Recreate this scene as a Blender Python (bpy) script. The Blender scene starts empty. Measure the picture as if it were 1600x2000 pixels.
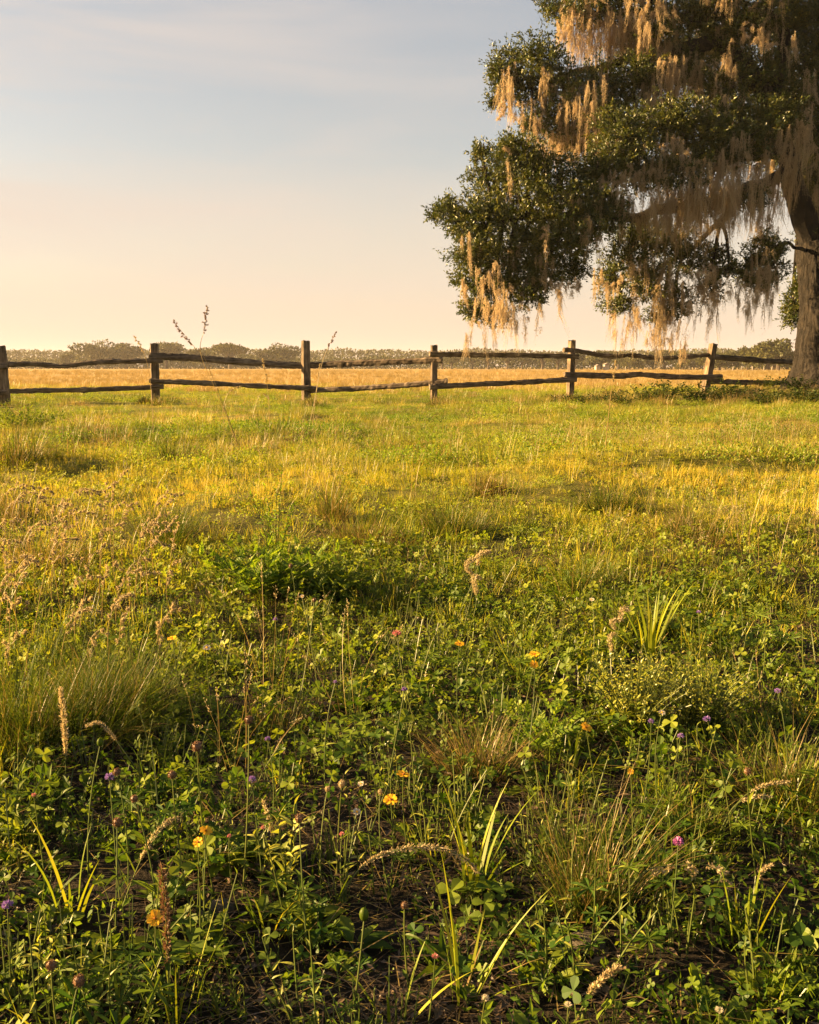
import bpy, math
import numpy as np
from mathutils import Vector
rng = np.random.default_rng(11)
R = math.radians
sc = bpy.context.scene
C = sc.collection
PI = math.pi

# ------------------------------------------------------------------ camera, sky, sun, exposure
F = 1867.0                                   # focal length in photograph pixels (1600 wide)
CAMH = 0.80
PITCH = math.atan((1000 - 716) / F)
cam_d = bpy.data.cameras.new('camera'); cam = bpy.data.objects.new('camera', cam_d); C.objects.link(cam)
cam_d.sensor_fit = 'HORIZONTAL'; cam_d.sensor_width = 24.0; cam_d.lens = 24.0 * F / 1600
cam_d.clip_start = 0.02; cam_d.clip_end = 6000
cam.location = (0, 0, CAMH); cam.rotation_euler = (R(90) - PITCH, 0, 0)
sc.camera = cam

SUN_EL, SUN_LEFT = R(16.5), R(86)            # sun low on the left, a little beyond the camera's side
sun_dir = Vector((-math.sin(SUN_LEFT) * math.cos(SUN_EL), math.cos(SUN_LEFT) * math.cos(SUN_EL), math.sin(SUN_EL)))
sd = bpy.data.lights.new('sun', 'SUN'); sd.energy = 5.0; sd.angle = R(0.55); sd.color = (1.0, 0.65, 0.28)
so = bpy.data.objects.new('sun', sd); C.objects.link(so); so.location = (-40, 10, 30)
so.rotation_euler = sun_dir.to_track_quat('Z', 'Y').to_euler()

W = bpy.data.worlds.new('World'); sc.world = W; W.use_nodes = True
nt = W.node_tree; nt.nodes.clear()
def N(t, tree=None, **k):
    n = (tree or nt).nodes.new(t)
    for a, b in k.items():
        if a.startswith('_'): n.inputs[int(a[1:])].default_value = b
        else: setattr(n, a, b)
    return n
L = lambda a, b: nt.links.new(a, b)
sky = N('ShaderNodeTexSky', sky_type='NISHITA', sun_disc=False, sun_elevation=SUN_EL, sun_rotation=-SUN_LEFT,
        air_density=1.0, dust_density=1.6, ozone_density=1.4, altitude=0)
tint = N('ShaderNodeMix', data_type='RGBA', blend_type='MULTIPLY'); tint.inputs[0].default_value = 1.0
L(sky.outputs[0], tint.inputs[6]); tint.inputs[7].default_value = (0.82, 0.675, 0.56, 1)
# thin cirrus veil, by view direction
tc = N('ShaderNodeTexCoord')
mp = N('ShaderNodeMapping'); mp.inputs['Scale'].default_value = (1.5, 1.5, 9.0); mp.inputs['Rotation'].default_value = (R(8), R(-9), 0)
L(tc.outputs['Generated'], mp.inputs[0])
ns = N('ShaderNodeTexNoise'); ns.inputs['Scale'].default_value = 1.7; ns.inputs['Detail'].default_value = 7; ns.inputs['Roughness'].default_value = 0.55
ns.inputs['Distortion'].default_value = 0.5
L(mp.outputs[0], ns.inputs['Vector'])
cr = N('ShaderNodeValToRGB'); cr.color_ramp.elements[0].position = 0.40; cr.color_ramp.elements[1].position = 0.66
cr.color_ramp.elements[1].color = (0.85, 0.85, 0.85, 1)
L(ns.outputs[0], cr.inputs[0])
veil = N('ShaderNodeMix', data_type='RGBA', blend_type='MIX')
sx0 = N('ShaderNodeSeparateXYZ'); L(tc.outputs['Generated'], sx0.inputs[0])
side = N('ShaderNodeMapRange'); side.inputs['From Min'].default_value = .15; side.inputs['From Max'].default_value = -.42; side.inputs['To Min'].default_value = .22; side.inputs['To Max'].default_value = 1.0
L(sx0.outputs[0], side.inputs[0])
cm = N('ShaderNodeMath', operation='MULTIPLY'); L(cr.outputs[0], cm.inputs[0]); L(side.outputs[0], cm.inputs[1])
L(cm.outputs[0], veil.inputs[0]); L(tint.outputs[2], veil.inputs[6]); veil.inputs[7].default_value = (2.5, 2.2, 2.0, 1)
# pale dust-laden air low over the horizon
sx = N('ShaderNodeSeparateXYZ'); L(tc.outputs['Generated'], sx.inputs[0])
low = N('ShaderNodeValToRGB'); low.color_ramp.interpolation = 'EASE'
e = low.color_ramp.elements; e[0].position = 0.0; e[0].color = (.93,) * 3 + (1,); e[1].position = .40; e[1].color = (0, 0, 0, 1)
k = e.new(.12); k.color = (.60,) * 3 + (1,); k = e.new(.22); k.color = (.26,) * 3 + (1,)
L(sx.outputs[2], low.inputs[0])
air = N('ShaderNodeMix', data_type='RGBA', blend_type='MIX')
L(low.outputs[0], air.inputs[0]); L(veil.outputs[2], air.inputs[6]); air.inputs[7].default_value = (2.95, 2.33, 1.80, 1)
bg = N('ShaderNodeBackground'); bg.inputs[1].default_value = 0.050
L(air.outputs[2], bg.inputs[0])
wo = N('ShaderNodeOutputWorld'); L(bg.outputs[0], wo.inputs[0])

sc.view_settings.view_transform = 'Standard'; sc.view_settings.look = 'None'
sc.view_settings.exposure = 2.65; sc.view_settings.gamma = 1.0
sc.render.engine = 'CYCLES'
cy = sc.cycles
cy.max_bounces = 6; cy.diffuse_bounces = 3; cy.glossy_bounces = 2; cy.transmission_bounces = 4; cy.volume_bounces = 1
cy.transparent_max_bounces = 6; cy.caustics_reflective = False; cy.caustics_refractive = False
cy.use_denoising = True; cy.denoiser = 'OPENIMAGEDENOISE'; cy.denoising_input_passes = 'RGB_ALBEDO_NORMAL'; cy.denoising_prefilter = 'ACCURATE'; cy.sample_clamp_indirect = 6.0

# ------------------------------------------------------------------ helpers
def hash2(i, j, s=0):
    x = np.sin(i * 127.1 + j * 311.7 + s * 74.7) * 43758.5453
    return x - np.floor(x)
def vnoise(x, y, s=0):
    x = np.asarray(x, float); y = np.asarray(y, float)
    i = np.floor(x); j = np.floor(y); u = x - i; v = y - j
    u = u * u * (3 - 2 * u); v = v * v * (3 - 2 * v)
    a = hash2(i, j, s); b = hash2(i + 1, j, s); c = hash2(i, j + 1, s); d = hash2(i + 1, j + 1, s)
    return a + (b - a) * u + (c - a) * v + (a - b - c + d) * u * v
def fbm(x, y, s=0): return (vnoise(x, y, s) * .55 + vnoise(x * 2.1, y * 2.1, s + 3) * .3 + vnoise(x * 4.3, y * 4.3, s + 7) * .15)

YT = 24.5                                     # distance of the oak
XT = (1612 - 800) / F * YT
def ground(x, y):
    x = np.asarray(x, float); y = np.asarray(y, float)
    d = np.sqrt(x * x + y * y)
    k = np.clip((d - 1.0) / 4.0, 0, 1) * np.clip((140 - d) / 100.0, 0, 1)
    h = (vnoise(x * .45, y * .45, 1) - .5) * .12 * k + (vnoise(x * .16, y * .16, 2) - .5) * .10 * k
    h = h + (vnoise(x * 2.2, y * 2.2, 3) - .5) * .045 + np.clip(vnoise(x * 1.1, y * 1.1, 4) - .55, 0, 1) * .26 * np.clip((d - 2) / 3., 0, 1) * np.clip((60 - d) / 30., 0, 1)
    w = np.clip((y - 8) / 12., 0, 1)
    h = h * (1 - .6 * w)
    h = h + .22 * np.exp(-((x - XT) ** 2 + (y - YT) ** 2) / (2 * 2.6 ** 2))
    return h
def ray(px, py):
    a, b = (px - 800) / F, (1000 - py) / F
    cp, sp = math.cos(PITCH), math.sin(PITCH)
    return np.array([a, cp + b * sp, -sp + b * cp])
def at_depth(px, py, Y):
    r = ray(px, py); t = Y / r[1]
    return np.array([0, 0, CAMH]) + r * t
def at_ground(px, py, h=0.0):
    """point above which the photograph's pixel lies, h metres over the ground"""
    r = ray(px, py); t = (CAMH - h) / -r[2] if r[2] < 0 else 30
    for _ in range(12):
        p = r * t; t = (CAMH - h - float(ground(p[0], p[1]))) / -r[2]
    p = np.array([0, 0, CAMH]) + r * t
    return p

class MB:
    def __init__(s): s.V = []; s.F = []; s.A = []; s.M = []; s.n = 0
    def add(s, V, Fc, var=None, mi=0):
        V = np.asarray(V, float).reshape(-1, 3); Fc = np.asarray(Fc, int)
        if len(V) == 0 or len(Fc) == 0: return
        s.V.append(V); s.F.append(Fc + s.n); s.n += len(V)
        if var is None: var = np.full(len(V), .5)
        s.A.append(np.broadcast_to(np.asarray(var, float), (len(V),))); s.M.append(np.full(len(Fc), mi))
    def mesh(s, name, mats, origin=(0, 0, 0), smooth=False):
        me = bpy.data.meshes.new(name)
        V = (np.concatenate(s.V) - np.asarray(origin)).astype(np.float32)
        me.vertices.add(len(V)); me.vertices.foreach_set('co', V.ravel())
        loops = np.concatenate([f.ravel() for f in s.F]).astype(np.int32)
        tot = np.concatenate([np.full(len(f), f.shape[1]) for f in s.F])
        st = np.concatenate([[0], np.cumsum(tot)[:-1]]).astype(np.int32)
        me.loops.add(len(loops)); me.loops.foreach_set('vertex_index', loops)
        me.polygons.add(len(tot)); me.polygons.foreach_set('loop_start', st)
        me.polygons.foreach_set('material_index', np.concatenate(s.M).astype(np.int32))
        me.polygons.foreach_set('use_smooth', np.full(len(tot), smooth))
        for m in (mats if isinstance(mats, (list, tuple)) else [mats]): me.materials.append(m)
        at = me.attributes.new('var', 'FLOAT', 'POINT'); at.data.foreach_set('value', np.concatenate(s.A).astype(np.float32))
        me.update(calc_edges=True)
        return me
def tag(o, label=None, cat=None, group=None, kind=None):
    if label: o['label'] = label
    if cat: o['category'] = cat
    if group: o['group'] = group
    if kind: o['kind'] = kind
    return o
ORIG = {}
def obj(name, mb, mats, parent=None, origin=None, smooth=False, link=True):
    org = ORIG[parent.name] if parent is not None else np.asarray(origin if origin is not None else (0, 0, 0), float)
    o = bpy.data.objects.new(name, mb.mesh(name, mats, org, smooth))
    if link: C.objects.link(o)
    if parent is not None: o.parent = parent
    else: o.location = org
    ORIG[o.name] = org
    return o
def thing(name, label, cat, loc, group=None):
    o = bpy.data.objects.new(name, None); C.objects.link(o); o.location = loc; o.empty_display_size = .1
    ORIG[o.name] = np.asarray(loc, float)
    return tag(o, label, cat, group)
def dup(root, loc, rotz=0, scale=1.0, label=None, group=None):
    r = root.copy(); C.objects.link(r); r.location = loc; r.rotation_euler = (0, 0, rotz)
    r.scale = (scale,) * 3 if np.isscalar(scale) else scale
    if label: r['label'] = label
    if group: r['group'] = group
    for ch in list(root.children):
        c = ch.copy(); C.objects.link(c); c.parent = r
        for g in list(ch.children):
            d = g.copy(); C.objects.link(d); d.parent = c
    return r
def unit(v):
    v = np.asarray(v, float); return v / np.maximum(np.linalg.norm(v, axis=-1, keepdims=True), 1e-9)
def U(a, b, n=None): return rng.uniform(a, b, n)

def blades(mb, base, az, lean, length, width, droop, seg=4, var=None, mi=0, prof=None, twist=.5):
    base = np.asarray(base, float).reshape(-1, 3); n = len(base)
    b = lambda q: np.broadcast_to(np.asarray(q, float), (n,))
    az, lean, length, width, droop = map(b, (az, lean, length, width, droop))
    t = np.linspace(0, 1, seg + 1)
    th = lean[:, None] + droop[:, None] * (t[None, :] ** 1.3)
    stp = length[:, None] / seg
    r = np.concatenate([np.zeros((n, 1)), np.cumsum(np.sin(th[:, :-1]) * stp, 1)], 1)
    z = np.concatenate([np.zeros((n, 1)), np.cumsum(np.cos(th[:, :-1]) * stp, 1)], 1)
    c = base[:, None, :] + np.stack([r * np.cos(az)[:, None], r * np.sin(az)[:, None], z], 2)
    sa = az + PI / 2 + U(-twist, twist, n)
    side = np.stack([np.cos(sa), np.sin(sa), np.zeros(n)], 1)
    pr = np.interp(t, np.linspace(0, 1, 5), prof if prof is not None else [.75, 1, .85, .5, .06])
    off = side[:, None, :] * (width[:, None] * pr[None, :] * .5)[:, :, None]
    V = np.stack([c - off, c + off], 2).reshape(-1, 3)
    k = np.arange(seg) * 2
    q = np.stack([k, k + 1, k + 3, k + 2], 1)
    Fc = (q[None] + (np.arange(n) * 2 * (seg + 1))[:, None, None]).reshape(-1, 4)
    v = b(U(0, 1, n) if var is None else var)
    mb.add(V, Fc, np.repeat(v, 2 * (seg + 1)), mi)
    return c[:, -1]

P_OVAL = [.15, .75, 1, .85, .12]; P_LANCE = [.3, 1, .85, .5, .04]; P_OBOV = [.1, .45, .85, 1, .45]; P_PETAL = [.3, .7, 1, .95, .6]
def leafs(mb, base, d, nrm, Ln, Wd, prof=P_OVAL, curl=.15, fold=.2, var=None, mi=0):
    base = np.asarray(base, float).reshape(-1, 3); n = len(base)
    b = lambda q: np.broadcast_to(np.asarray(q, float), (n,))
    d = np.atleast_2d(np.asarray(d, float)); n = max(n, len(d), len(np.atleast_2d(nrm))); base = np.broadcast_to(base, (n, 3)); Ln, Wd, curl = (np.broadcast_to(q if np.size(q) == n else np.ravel(q)[0], (n,)) for q in (Ln, Wd, curl))
    d = unit(np.broadcast_to(d, (n, 3))); s = unit(np.cross(d, np.broadcast_to(nrm, (n, 3)))); u = np.cross(s, d)
    k = len(prof); t = np.linspace(0, 1, k); pr = np.asarray(prof)
    c = base[:, None] + d[:, None] * (Ln[:, None] * t)[..., None] - u[:, None] * ((curl * Ln)[:, None] * t ** 2)[..., None]
    w = Wd[:, None] * pr * .5
    lo = s[:, None] * w[..., None]; up = u[:, None] * (w * fold * 2)[..., None]
    V = np.stack([c - lo + up, c, c + lo + up], 2).reshape(-1, 3)
    q = []
    for i in range(k - 1):
        a = i * 3; q += [[a, a + 1, a + 4, a + 3], [a + 1, a + 2, a + 5, a + 4]]
    Fc = (np.array(q)[None] + (np.arange(n) * 3 * k)[:, None, None]).reshape(-1, 4)
    v = b(U(0, 1, n) if var is None else var)
    mb.add(V, Fc, np.repeat(v, 3 * k), mi)
def kites(mb, base, d, nrm, Ln, Wd, var=None, mi=0, mid=.45):
    base = np.asarray(base, float).reshape(-1, 3); n = len(base)
    b = lambda q: np.broadcast_to(np.asarray(q, float), (n,))
    Ln, Wd = b(Ln)[:, None], b(Wd)[:, None]
    d = unit(np.broadcast_to(d, (n, 3))); s = unit(np.cross(d, np.broadcast_to(nrm, (n, 3)))); u = np.cross(s, d)
    V = np.stack([base, base + d * Ln * mid - s * Wd * .5 + u * Wd * .12, base + d * Ln, base + d * Ln * mid + s * Wd * .5 + u * Wd * .12], 1).reshape(-1, 3)
    Fc = np.arange(4)[None] + (np.arange(n) * 4)[:, None]
    mb.add(V, Fc, np.repeat(b(U(0, 1, n) if var is None else var), 4), mi)
def smooth_path(P, m=6):
    P = np.asarray(P, float); out = []
    for i in range(len(P) - 1):
        p0 = P[max(i - 1, 0)]; p1 = P[i]; p2 = P[i + 1]; p3 = P[min(i + 2, len(P) - 1)]
        for t in np.arange(m) / m:
            out.append(.5 * (2 * p1 + (p2 - p0) * t + (2 * p0 - 5 * p1 + 4 * p2 - p3) * t ** 2 + (3 * p1 - p0 - 3 * p2 + p3) * t ** 3))
    out.append(P[-1]); return np.array(out)
def tube(mb, P, rad, sides=6, var=.5, mi=0, cap=True, rough=0.0, sx=1.0, sy=1.0, ref=None, shape=None):
    P = np.asarray(P, float); n = len(P); rad = np.broadcast_to(np.asarray(rad, float), (n,))
    T = unit(np.gradient(P, axis=0))
    a = np.array(ref if ref is not None else ((0, 0, 1) if abs(T[0][2]) < .8 else (1, 0, 0)), float)
    S = unit(np.cross(T, a)); Bn = np.cross(S, T)
    ang = np.linspace(0, 2 * PI, sides, endpoint=False) + PI / sides
    rr = np.ones((n, sides)) if shape is None else np.broadcast_to(shape, (n, sides)).copy()
    if rough: rr = rr * (1 + rough * U(-1, 1, (n, sides)))
    V = P[:, None] + (S[:, None] * (np.cos(ang) * sx)[None, :, None] + Bn[:, None] * (np.sin(ang) * sy)[None, :, None]) * (rr * rad[:, None])[..., None]
    i = np.arange(n - 1)[:, None] * sides; j = np.arange(sides)[None]; j2 = (j + 1) % sides
    Fc = np.stack([i + j, i + j2, i + sides + j2, i + sides + j], 2).reshape(-1, 4)
    mb.add(V.reshape(-1, 3), Fc, var, mi)
    if cap:
        for e in (0, n - 1):
            cV = np.concatenate([V[e], [V[e].mean(0)]]); jj = np.arange(sides)
            fc = np.stack([jj, (jj + 1) % sides, np.full(sides, sides)], 1)
            mb.add(cV, fc if e else fc[:, ::-1], var, mi)
def rand_dirs(n):
    v = rng.normal(size=(n, 3)); return unit(v)
def ball(mb, c, r, lat=6, lon=8, sz=1.0, var=.5, mi=0, lump=0.0):
    th = np.linspace(0, PI, lat + 1); ph = np.linspace(0, 2 * PI, lon, endpoint=False)
    rr = r * (1 + lump * U(-1, 1, (lat + 1, lon)))
    rr[0] = rr[0, 0]; rr[-1] = rr[-1, 0]
    V = np.stack([rr * np.sin(th)[:, None] * np.cos(ph), rr * np.sin(th)[:, None] * np.sin(ph), rr * np.cos(th)[:, None] * sz], 2) + np.asarray(c)
    i = np.arange(lat)[:, None] * lon; j = np.arange(lon)[None]; j2 = (j + 1) % lon
    mb.add(V.reshape(-1, 3), np.stack([i + j, i + lon + j, i + lon + j2, i + j2], 2).reshape(-1, 4), var, mi)

# ------------------------------------------------------------------ materials
def newmat(name):
    m = bpy.data.materials.new(name); m.use_nodes = True
    m.node_tree.nodes.clear(); return m, m.node_tree
def ramp_node(t, stops):
    n = t.nodes.new('ShaderNodeValToRGB'); e = n.color_ramp.elements
    while len(e) < len(stops): e.new(.5)
    for k, (p, c) in zip(e, stops): k.position = p; k.color = (*c, 1)
    return n
def leaf_mat(name, stops, trans=.35, gloss=.06, rough=.45, tint=(1.15, 1.1, .6)):
    m, t = newmat(name); l = t.links.new
    a = t.nodes.new('ShaderNodeAttribute'); a.attribute_name = 'var'
    b = t.nodes.new('ShaderNodeAttribute'); b.attribute_name = 'tone'; b.attribute_type = 'INSTANCER'
    ma = t.nodes.new('ShaderNodeMath'); ma.operation = 'MULTIPLY_ADD'; ma.inputs[1].default_value = .7
    l(a.outputs['Fac'], ma.inputs[0]); l(b.outputs['Fac'], ma.inputs[2])
    r = ramp_node(t, stops); l(ma.outputs[0], r.inputs[0])
    d = t.nodes.new('ShaderNodeBsdfDiffuse'); l(r.outputs[0], d.inputs[0])
    mu = t.nodes.new('ShaderNodeMix'); mu.data_type = 'RGBA'; mu.blend_type = 'MULTIPLY'; mu.inputs[0].default_value = 1
    l(r.outputs[0], mu.inputs[6]); mu.inputs[7].default_value = (*tint, 1)
    tr = t.nodes.new('ShaderNodeBsdfTranslucent'); l(mu.outputs[2], tr.inputs[0])
    x = t.nodes.new('ShaderNodeMixShader'); x.inputs[0].default_value = trans; l(d.outputs[0], x.inputs[1]); l(tr.outputs[0], x.inputs[2])
    o = t.nodes.new('ShaderNodeOutputMaterial')
    if gloss > 0:
        g = t.nodes.new('ShaderNodeBsdfGlossy'); g.inputs['Roughness'].default_value = rough
        y = t.nodes.new('ShaderNodeMixShader'); y.inputs[0].default_value = gloss
        l(x.outputs[0], y.inputs[1]); l(g.outputs[0], y.inputs[2]); l(y.outputs[0], o.inputs[0])
    else: l(x.outputs[0], o.inputs[0])
    return m
def wood_mat(name, stops, scale, bump=.6, rough=.85, nscale=3.0, dist=.02):
    m, t = newmat(name); l = t.links.new
    g = t.nodes.new('ShaderNodeNewGeometry'); mp = t.nodes.new('ShaderNodeMapping'); mp.inputs['Scale'].default_value = scale
    l(g.outputs['Position'], mp.inputs[0])
    n = t.nodes.new('ShaderNodeTexNoise'); n.inputs['Scale'].default_value = nscale; n.inputs['Detail'].default_value = 8; n.inputs['Roughness'].default_value = .65
    l(mp.outputs[0], n.inputs['Vector'])
    n2 = t.nodes.new('ShaderNodeTexNoise'); n2.inputs['Scale'].default_value = 5.0; n2.inputs['Detail'].default_value = 4
    l(g.outputs['Position'], n2.inputs['Vector'])
    av = t.nodes.new('ShaderNodeMath'); av.operation = 'MULTIPLY_ADD'; av.inputs[1].default_value = .45
    l(n2.outputs[0], av.inputs[0])
    hm = t.nodes.new('ShaderNodeMath'); hm.operation = 'MULTIPLY'; hm.inputs[1].default_value = .75; l(n.outputs[0], hm.inputs[0]); l(hm.outputs[0], av.inputs[2])
    mr = t.nodes.new('ShaderNodeMapRange'); mr.inputs['From Min'].default_value = .40; mr.inputs['From Max'].default_value = .82; l(av.outputs[0], mr.inputs[0])
    r = ramp_node(t, stops); l(mr.outputs[0], r.inputs[0])
    p = t.nodes.new('ShaderNodeBsdfPrincipled'); p.inputs['Roughness'].default_value = rough; p.inputs['Specular IOR Level'].default_value = .25
    l(r.outputs[0], p.inputs['Base Color'])
    b = t.nodes.new('ShaderNodeBump'); b.inputs['Strength'].default_value = bump; b.inputs['Distance'].default_value = dist
    l(n.outputs[0], b.inputs['Height']); l(b.outputs[0], p.inputs['Normal'])
    o = t.nodes.new('ShaderNodeOutputMaterial'); l(p.outputs[0], o.inputs[0])
    return m
G = lambda *a: [(i / max(len(a) - 1, 1), c) for i, c in enumerate(a)]
M = {}
M['grass'] = leaf_mat('grass_blade', G((.05, .095, .006), (.18, .22, .012), (.37, .33, .022), (.46, .36, .05)), .42, .015)
M['turf'] = leaf_mat('turf_blade', G((.07, .105, .007), (.17, .185, .014), (.285, .255, .032), (.40, .315, .08)), .42, .03)
M['straw'] = leaf_mat('dry_grass', G((.17, .125, .03), (.30, .21, .06), (.42, .30, .11)), .40, .04, tint=(1.1, 1, .8))
M['wire'] = leaf_mat('wiry_grass', G((.03, .06, .006), (.10, .125, .012), (.22, .18, .03)), .38, .012)
M['clover'] = leaf_mat('clover_leaf', G((.035, .08, .006), (.14, .19, .013), (.27, .29, .024)), .48, .015, .5)
M['herb'] = leaf_mat('herb_leaf', G((.04, .08, .006), (.15, .195, .013), (.32, .32, .026)), .50, .015, .5)
M['bright'] = leaf_mat('bright_leaf', G((.08, .15, .008), (.16, .23, .016), (.28, .30, .028)), .52, .015, .5)
M['yherb'] = leaf_mat('yellow_green_leaf', G((.18, .22, .02), (.34, .34, .035), (.46, .42, .07)), .42, .05)
M['litter'] = leaf_mat('dead_leaf', G((.05, .034, .02), (.12, .08, .045), (.24, .17, .10)), .1, .04)
M['stem'] = leaf_mat('green_stem', G((.05, .08, .01), (.10, .12, .02), (.17, .15, .04)), .25, .05)
M['seed'] = leaf_mat('seed_head', G((.33, .25, .12), (.46, .37, .20), (.60, .51, .33)), .48, .03, tint=(1.05, 1, .85))
M['seed_dark'] = leaf_mat('dark_seed_head', G((.10, .055, .028), (.2, .11, .05), (.32, .2, .10)), .25, .04, tint=(1.1, .95, .75))
M['yellow'] = leaf_mat('yellow_petal', G((.72, .38, .01), (.85, .52, .02)), .35, .03, tint=(1.05, 1, .9))
M['orange'] = leaf_mat('orange_disc', G((.22, .08, .01), (.4, .17, .02)), .1, .02)
M['purple'] = leaf_mat('purple_petal', G((.20, .10, .34), (.38, .24, .52)), .35, .03, tint=(1, 1, 1))
M['magenta'] = leaf_mat('magenta_petal', G((.36, .09, .30), (.55, .22, .46)), .35, .03, tint=(1, 1, 1))
M['pink'] = leaf_mat('pink_petal', G((.48, .14, .14), (.62, .28, .25)), .35, .03, tint=(1, 1, 1))
M['white'] = leaf_mat('white_petal', G((.45, .38, .24), (.7, .64, .5)), .3, .03, tint=(1, 1, 1))
M['oak'] = leaf_mat('oak_leaf', G((.018, .034, .004), (.07, .082, .008), (.20, .165, .018)), .28, .04, .42)
M['moss'] = leaf_mat('spanish_moss', G((.34, .27, .17), (.50, .405, .265), (.62, .52, .36)), .55, .0, tint=(1.1, 1, .86))
M['far'] = leaf_mat('far_foliage', G((.028, .034, .008), (.06, .062, .014), (.11, .098, .025)), .15, .02)
M['bramble'] = leaf_mat('bramble_leaf', G((.022, .042, .006), (.05, .07, .01), (.14, .11, .025)), .35, .02, .5)
M['bark'] = wood_mat('oak_bark', G((.004, .003, .0022), (.010, .0075, .0055), (.022, .017, .0125), (.06, .047, .036)), (4.5, 4.5, .8), 1.0, nscale=3.5, dist=.12)
M['twig'] = wood_mat('oak_twig', G((.025, .018, .013), (.09, .068, .05)), (4, 4, 4), .5)
M['post'] = wood_mat('weathered_post', G((.02, .014, .009), (.075, .054, .034), (.17, .125, .08), (.30, .235, .155)), (8, 8, .7), 1.0)
M['rail'] = wood_mat('weathered_rail', G((.02, .014, .009), (.068, .049, .032), (.15, .112, .076), (.31, .25, .175)), (.9, 1.2, 11), 1.0)
M['stone'] = wood_mat('field_stone', G((.03, .025, .018), (.08, .066, .046), (.16, .14, .10)), (9, 9, 9), .7, nscale=4)
M['shed'] = wood_mat('pale_boards', G((.22, .2, .17), (.38, .35, .3)), (2, 2, 2), .2)
M['shed_roof'] = wood_mat('shed_roof', G((.12, .1, .09), (.2, .17, .15)), (2, 2, 2), .2)

def ground_mat():
    m, t = newmat('ground'); l = t.links.new
    g = t.nodes.new('ShaderNodeNewGeometry'); sp = t.nodes.new('ShaderNodeSeparateXYZ'); l(g.outputs['Position'], sp.inputs[0])
    def noise(sc_, det, mapscale=None):
        n = t.nodes.new('ShaderNodeTexNoise'); n.inputs['Scale'].default_value = sc_; n.inputs['Detail'].default_value = det; n.inputs['Roughness'].default_value = .62
        if mapscale:
            mp = t.nodes.new('ShaderNodeMapping'); mp.inputs['Scale'].default_value = mapscale; l(g.outputs['Position'], mp.inputs[0]); l(mp.outputs[0], n.inputs['Vector'])
        else: l(g.outputs['Position'], n.inputs['Vector'])
        return n
    def mix(f, a, b):
        x = t.nodes.new('ShaderNodeMix'); x.data_type = 'RGBA'
        l(f, x.inputs[0]); l(a, x.inputs[6]); l(b, x.inputs[7]); return x.outputs[2]
    def rng_(v, a, b):
        x = t.nodes.new('ShaderNodeMapRange'); x.inputs['From Min'].default_value = a; x.inputs['From Max'].default_value = b; l(v, x.inputs[0]); return x.outputs[0]
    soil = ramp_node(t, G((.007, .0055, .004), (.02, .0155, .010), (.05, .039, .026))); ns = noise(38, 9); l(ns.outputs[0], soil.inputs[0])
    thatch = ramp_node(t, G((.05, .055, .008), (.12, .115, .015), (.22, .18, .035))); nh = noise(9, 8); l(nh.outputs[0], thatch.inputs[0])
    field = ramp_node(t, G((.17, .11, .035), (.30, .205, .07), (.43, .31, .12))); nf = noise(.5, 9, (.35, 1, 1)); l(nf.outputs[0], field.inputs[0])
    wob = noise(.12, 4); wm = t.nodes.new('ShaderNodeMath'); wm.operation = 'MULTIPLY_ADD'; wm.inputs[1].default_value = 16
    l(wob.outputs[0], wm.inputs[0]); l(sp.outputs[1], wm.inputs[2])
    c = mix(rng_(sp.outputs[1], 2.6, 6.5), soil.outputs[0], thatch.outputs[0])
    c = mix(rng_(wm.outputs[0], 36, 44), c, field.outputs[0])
    p = t.nodes.new('ShaderNodeBsdfPrincipled'); p.inputs['Roughness'].default_value = .95; p.inputs['Specular IOR Level'].default_value = .1
    l(c, p.inputs['Base Color'])
    nb = noise(60, 6); b = t.nodes.new('ShaderNodeBump'); b.inputs['Strength'].default_value = .8; b.inputs['Distance'].default_value = .01
    l(nb.outputs[0], b.inputs['Height']); l(b.outputs[0], p.inputs['Normal'])
    o = t.nodes.new('ShaderNodeOutputMaterial'); l(p.outputs[0], o.inputs[0]); return m
M['ground'] = ground_mat()

# ------------------------------------------------------------------ ground, one sheet to the horizon
def build_ground():
    n = 420; t = np.linspace(-7.31, 7.31, n); s = 2.0 * np.sinh(t)
    X, Y = np.meshgrid(s, s); Z = ground(X, Y)
    V = np.stack([X, Y, Z], 2).reshape(-1, 3)
    i = (np.arange(n - 1)[:, None] * n + np.arange(n - 1)[None]).ravel()
    mb = MB(); mb.add(V, np.stack([i, i + 1, i + n + 1, i + n], 1))
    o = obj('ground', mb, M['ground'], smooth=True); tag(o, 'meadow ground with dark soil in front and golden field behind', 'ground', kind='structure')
build_ground()

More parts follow.
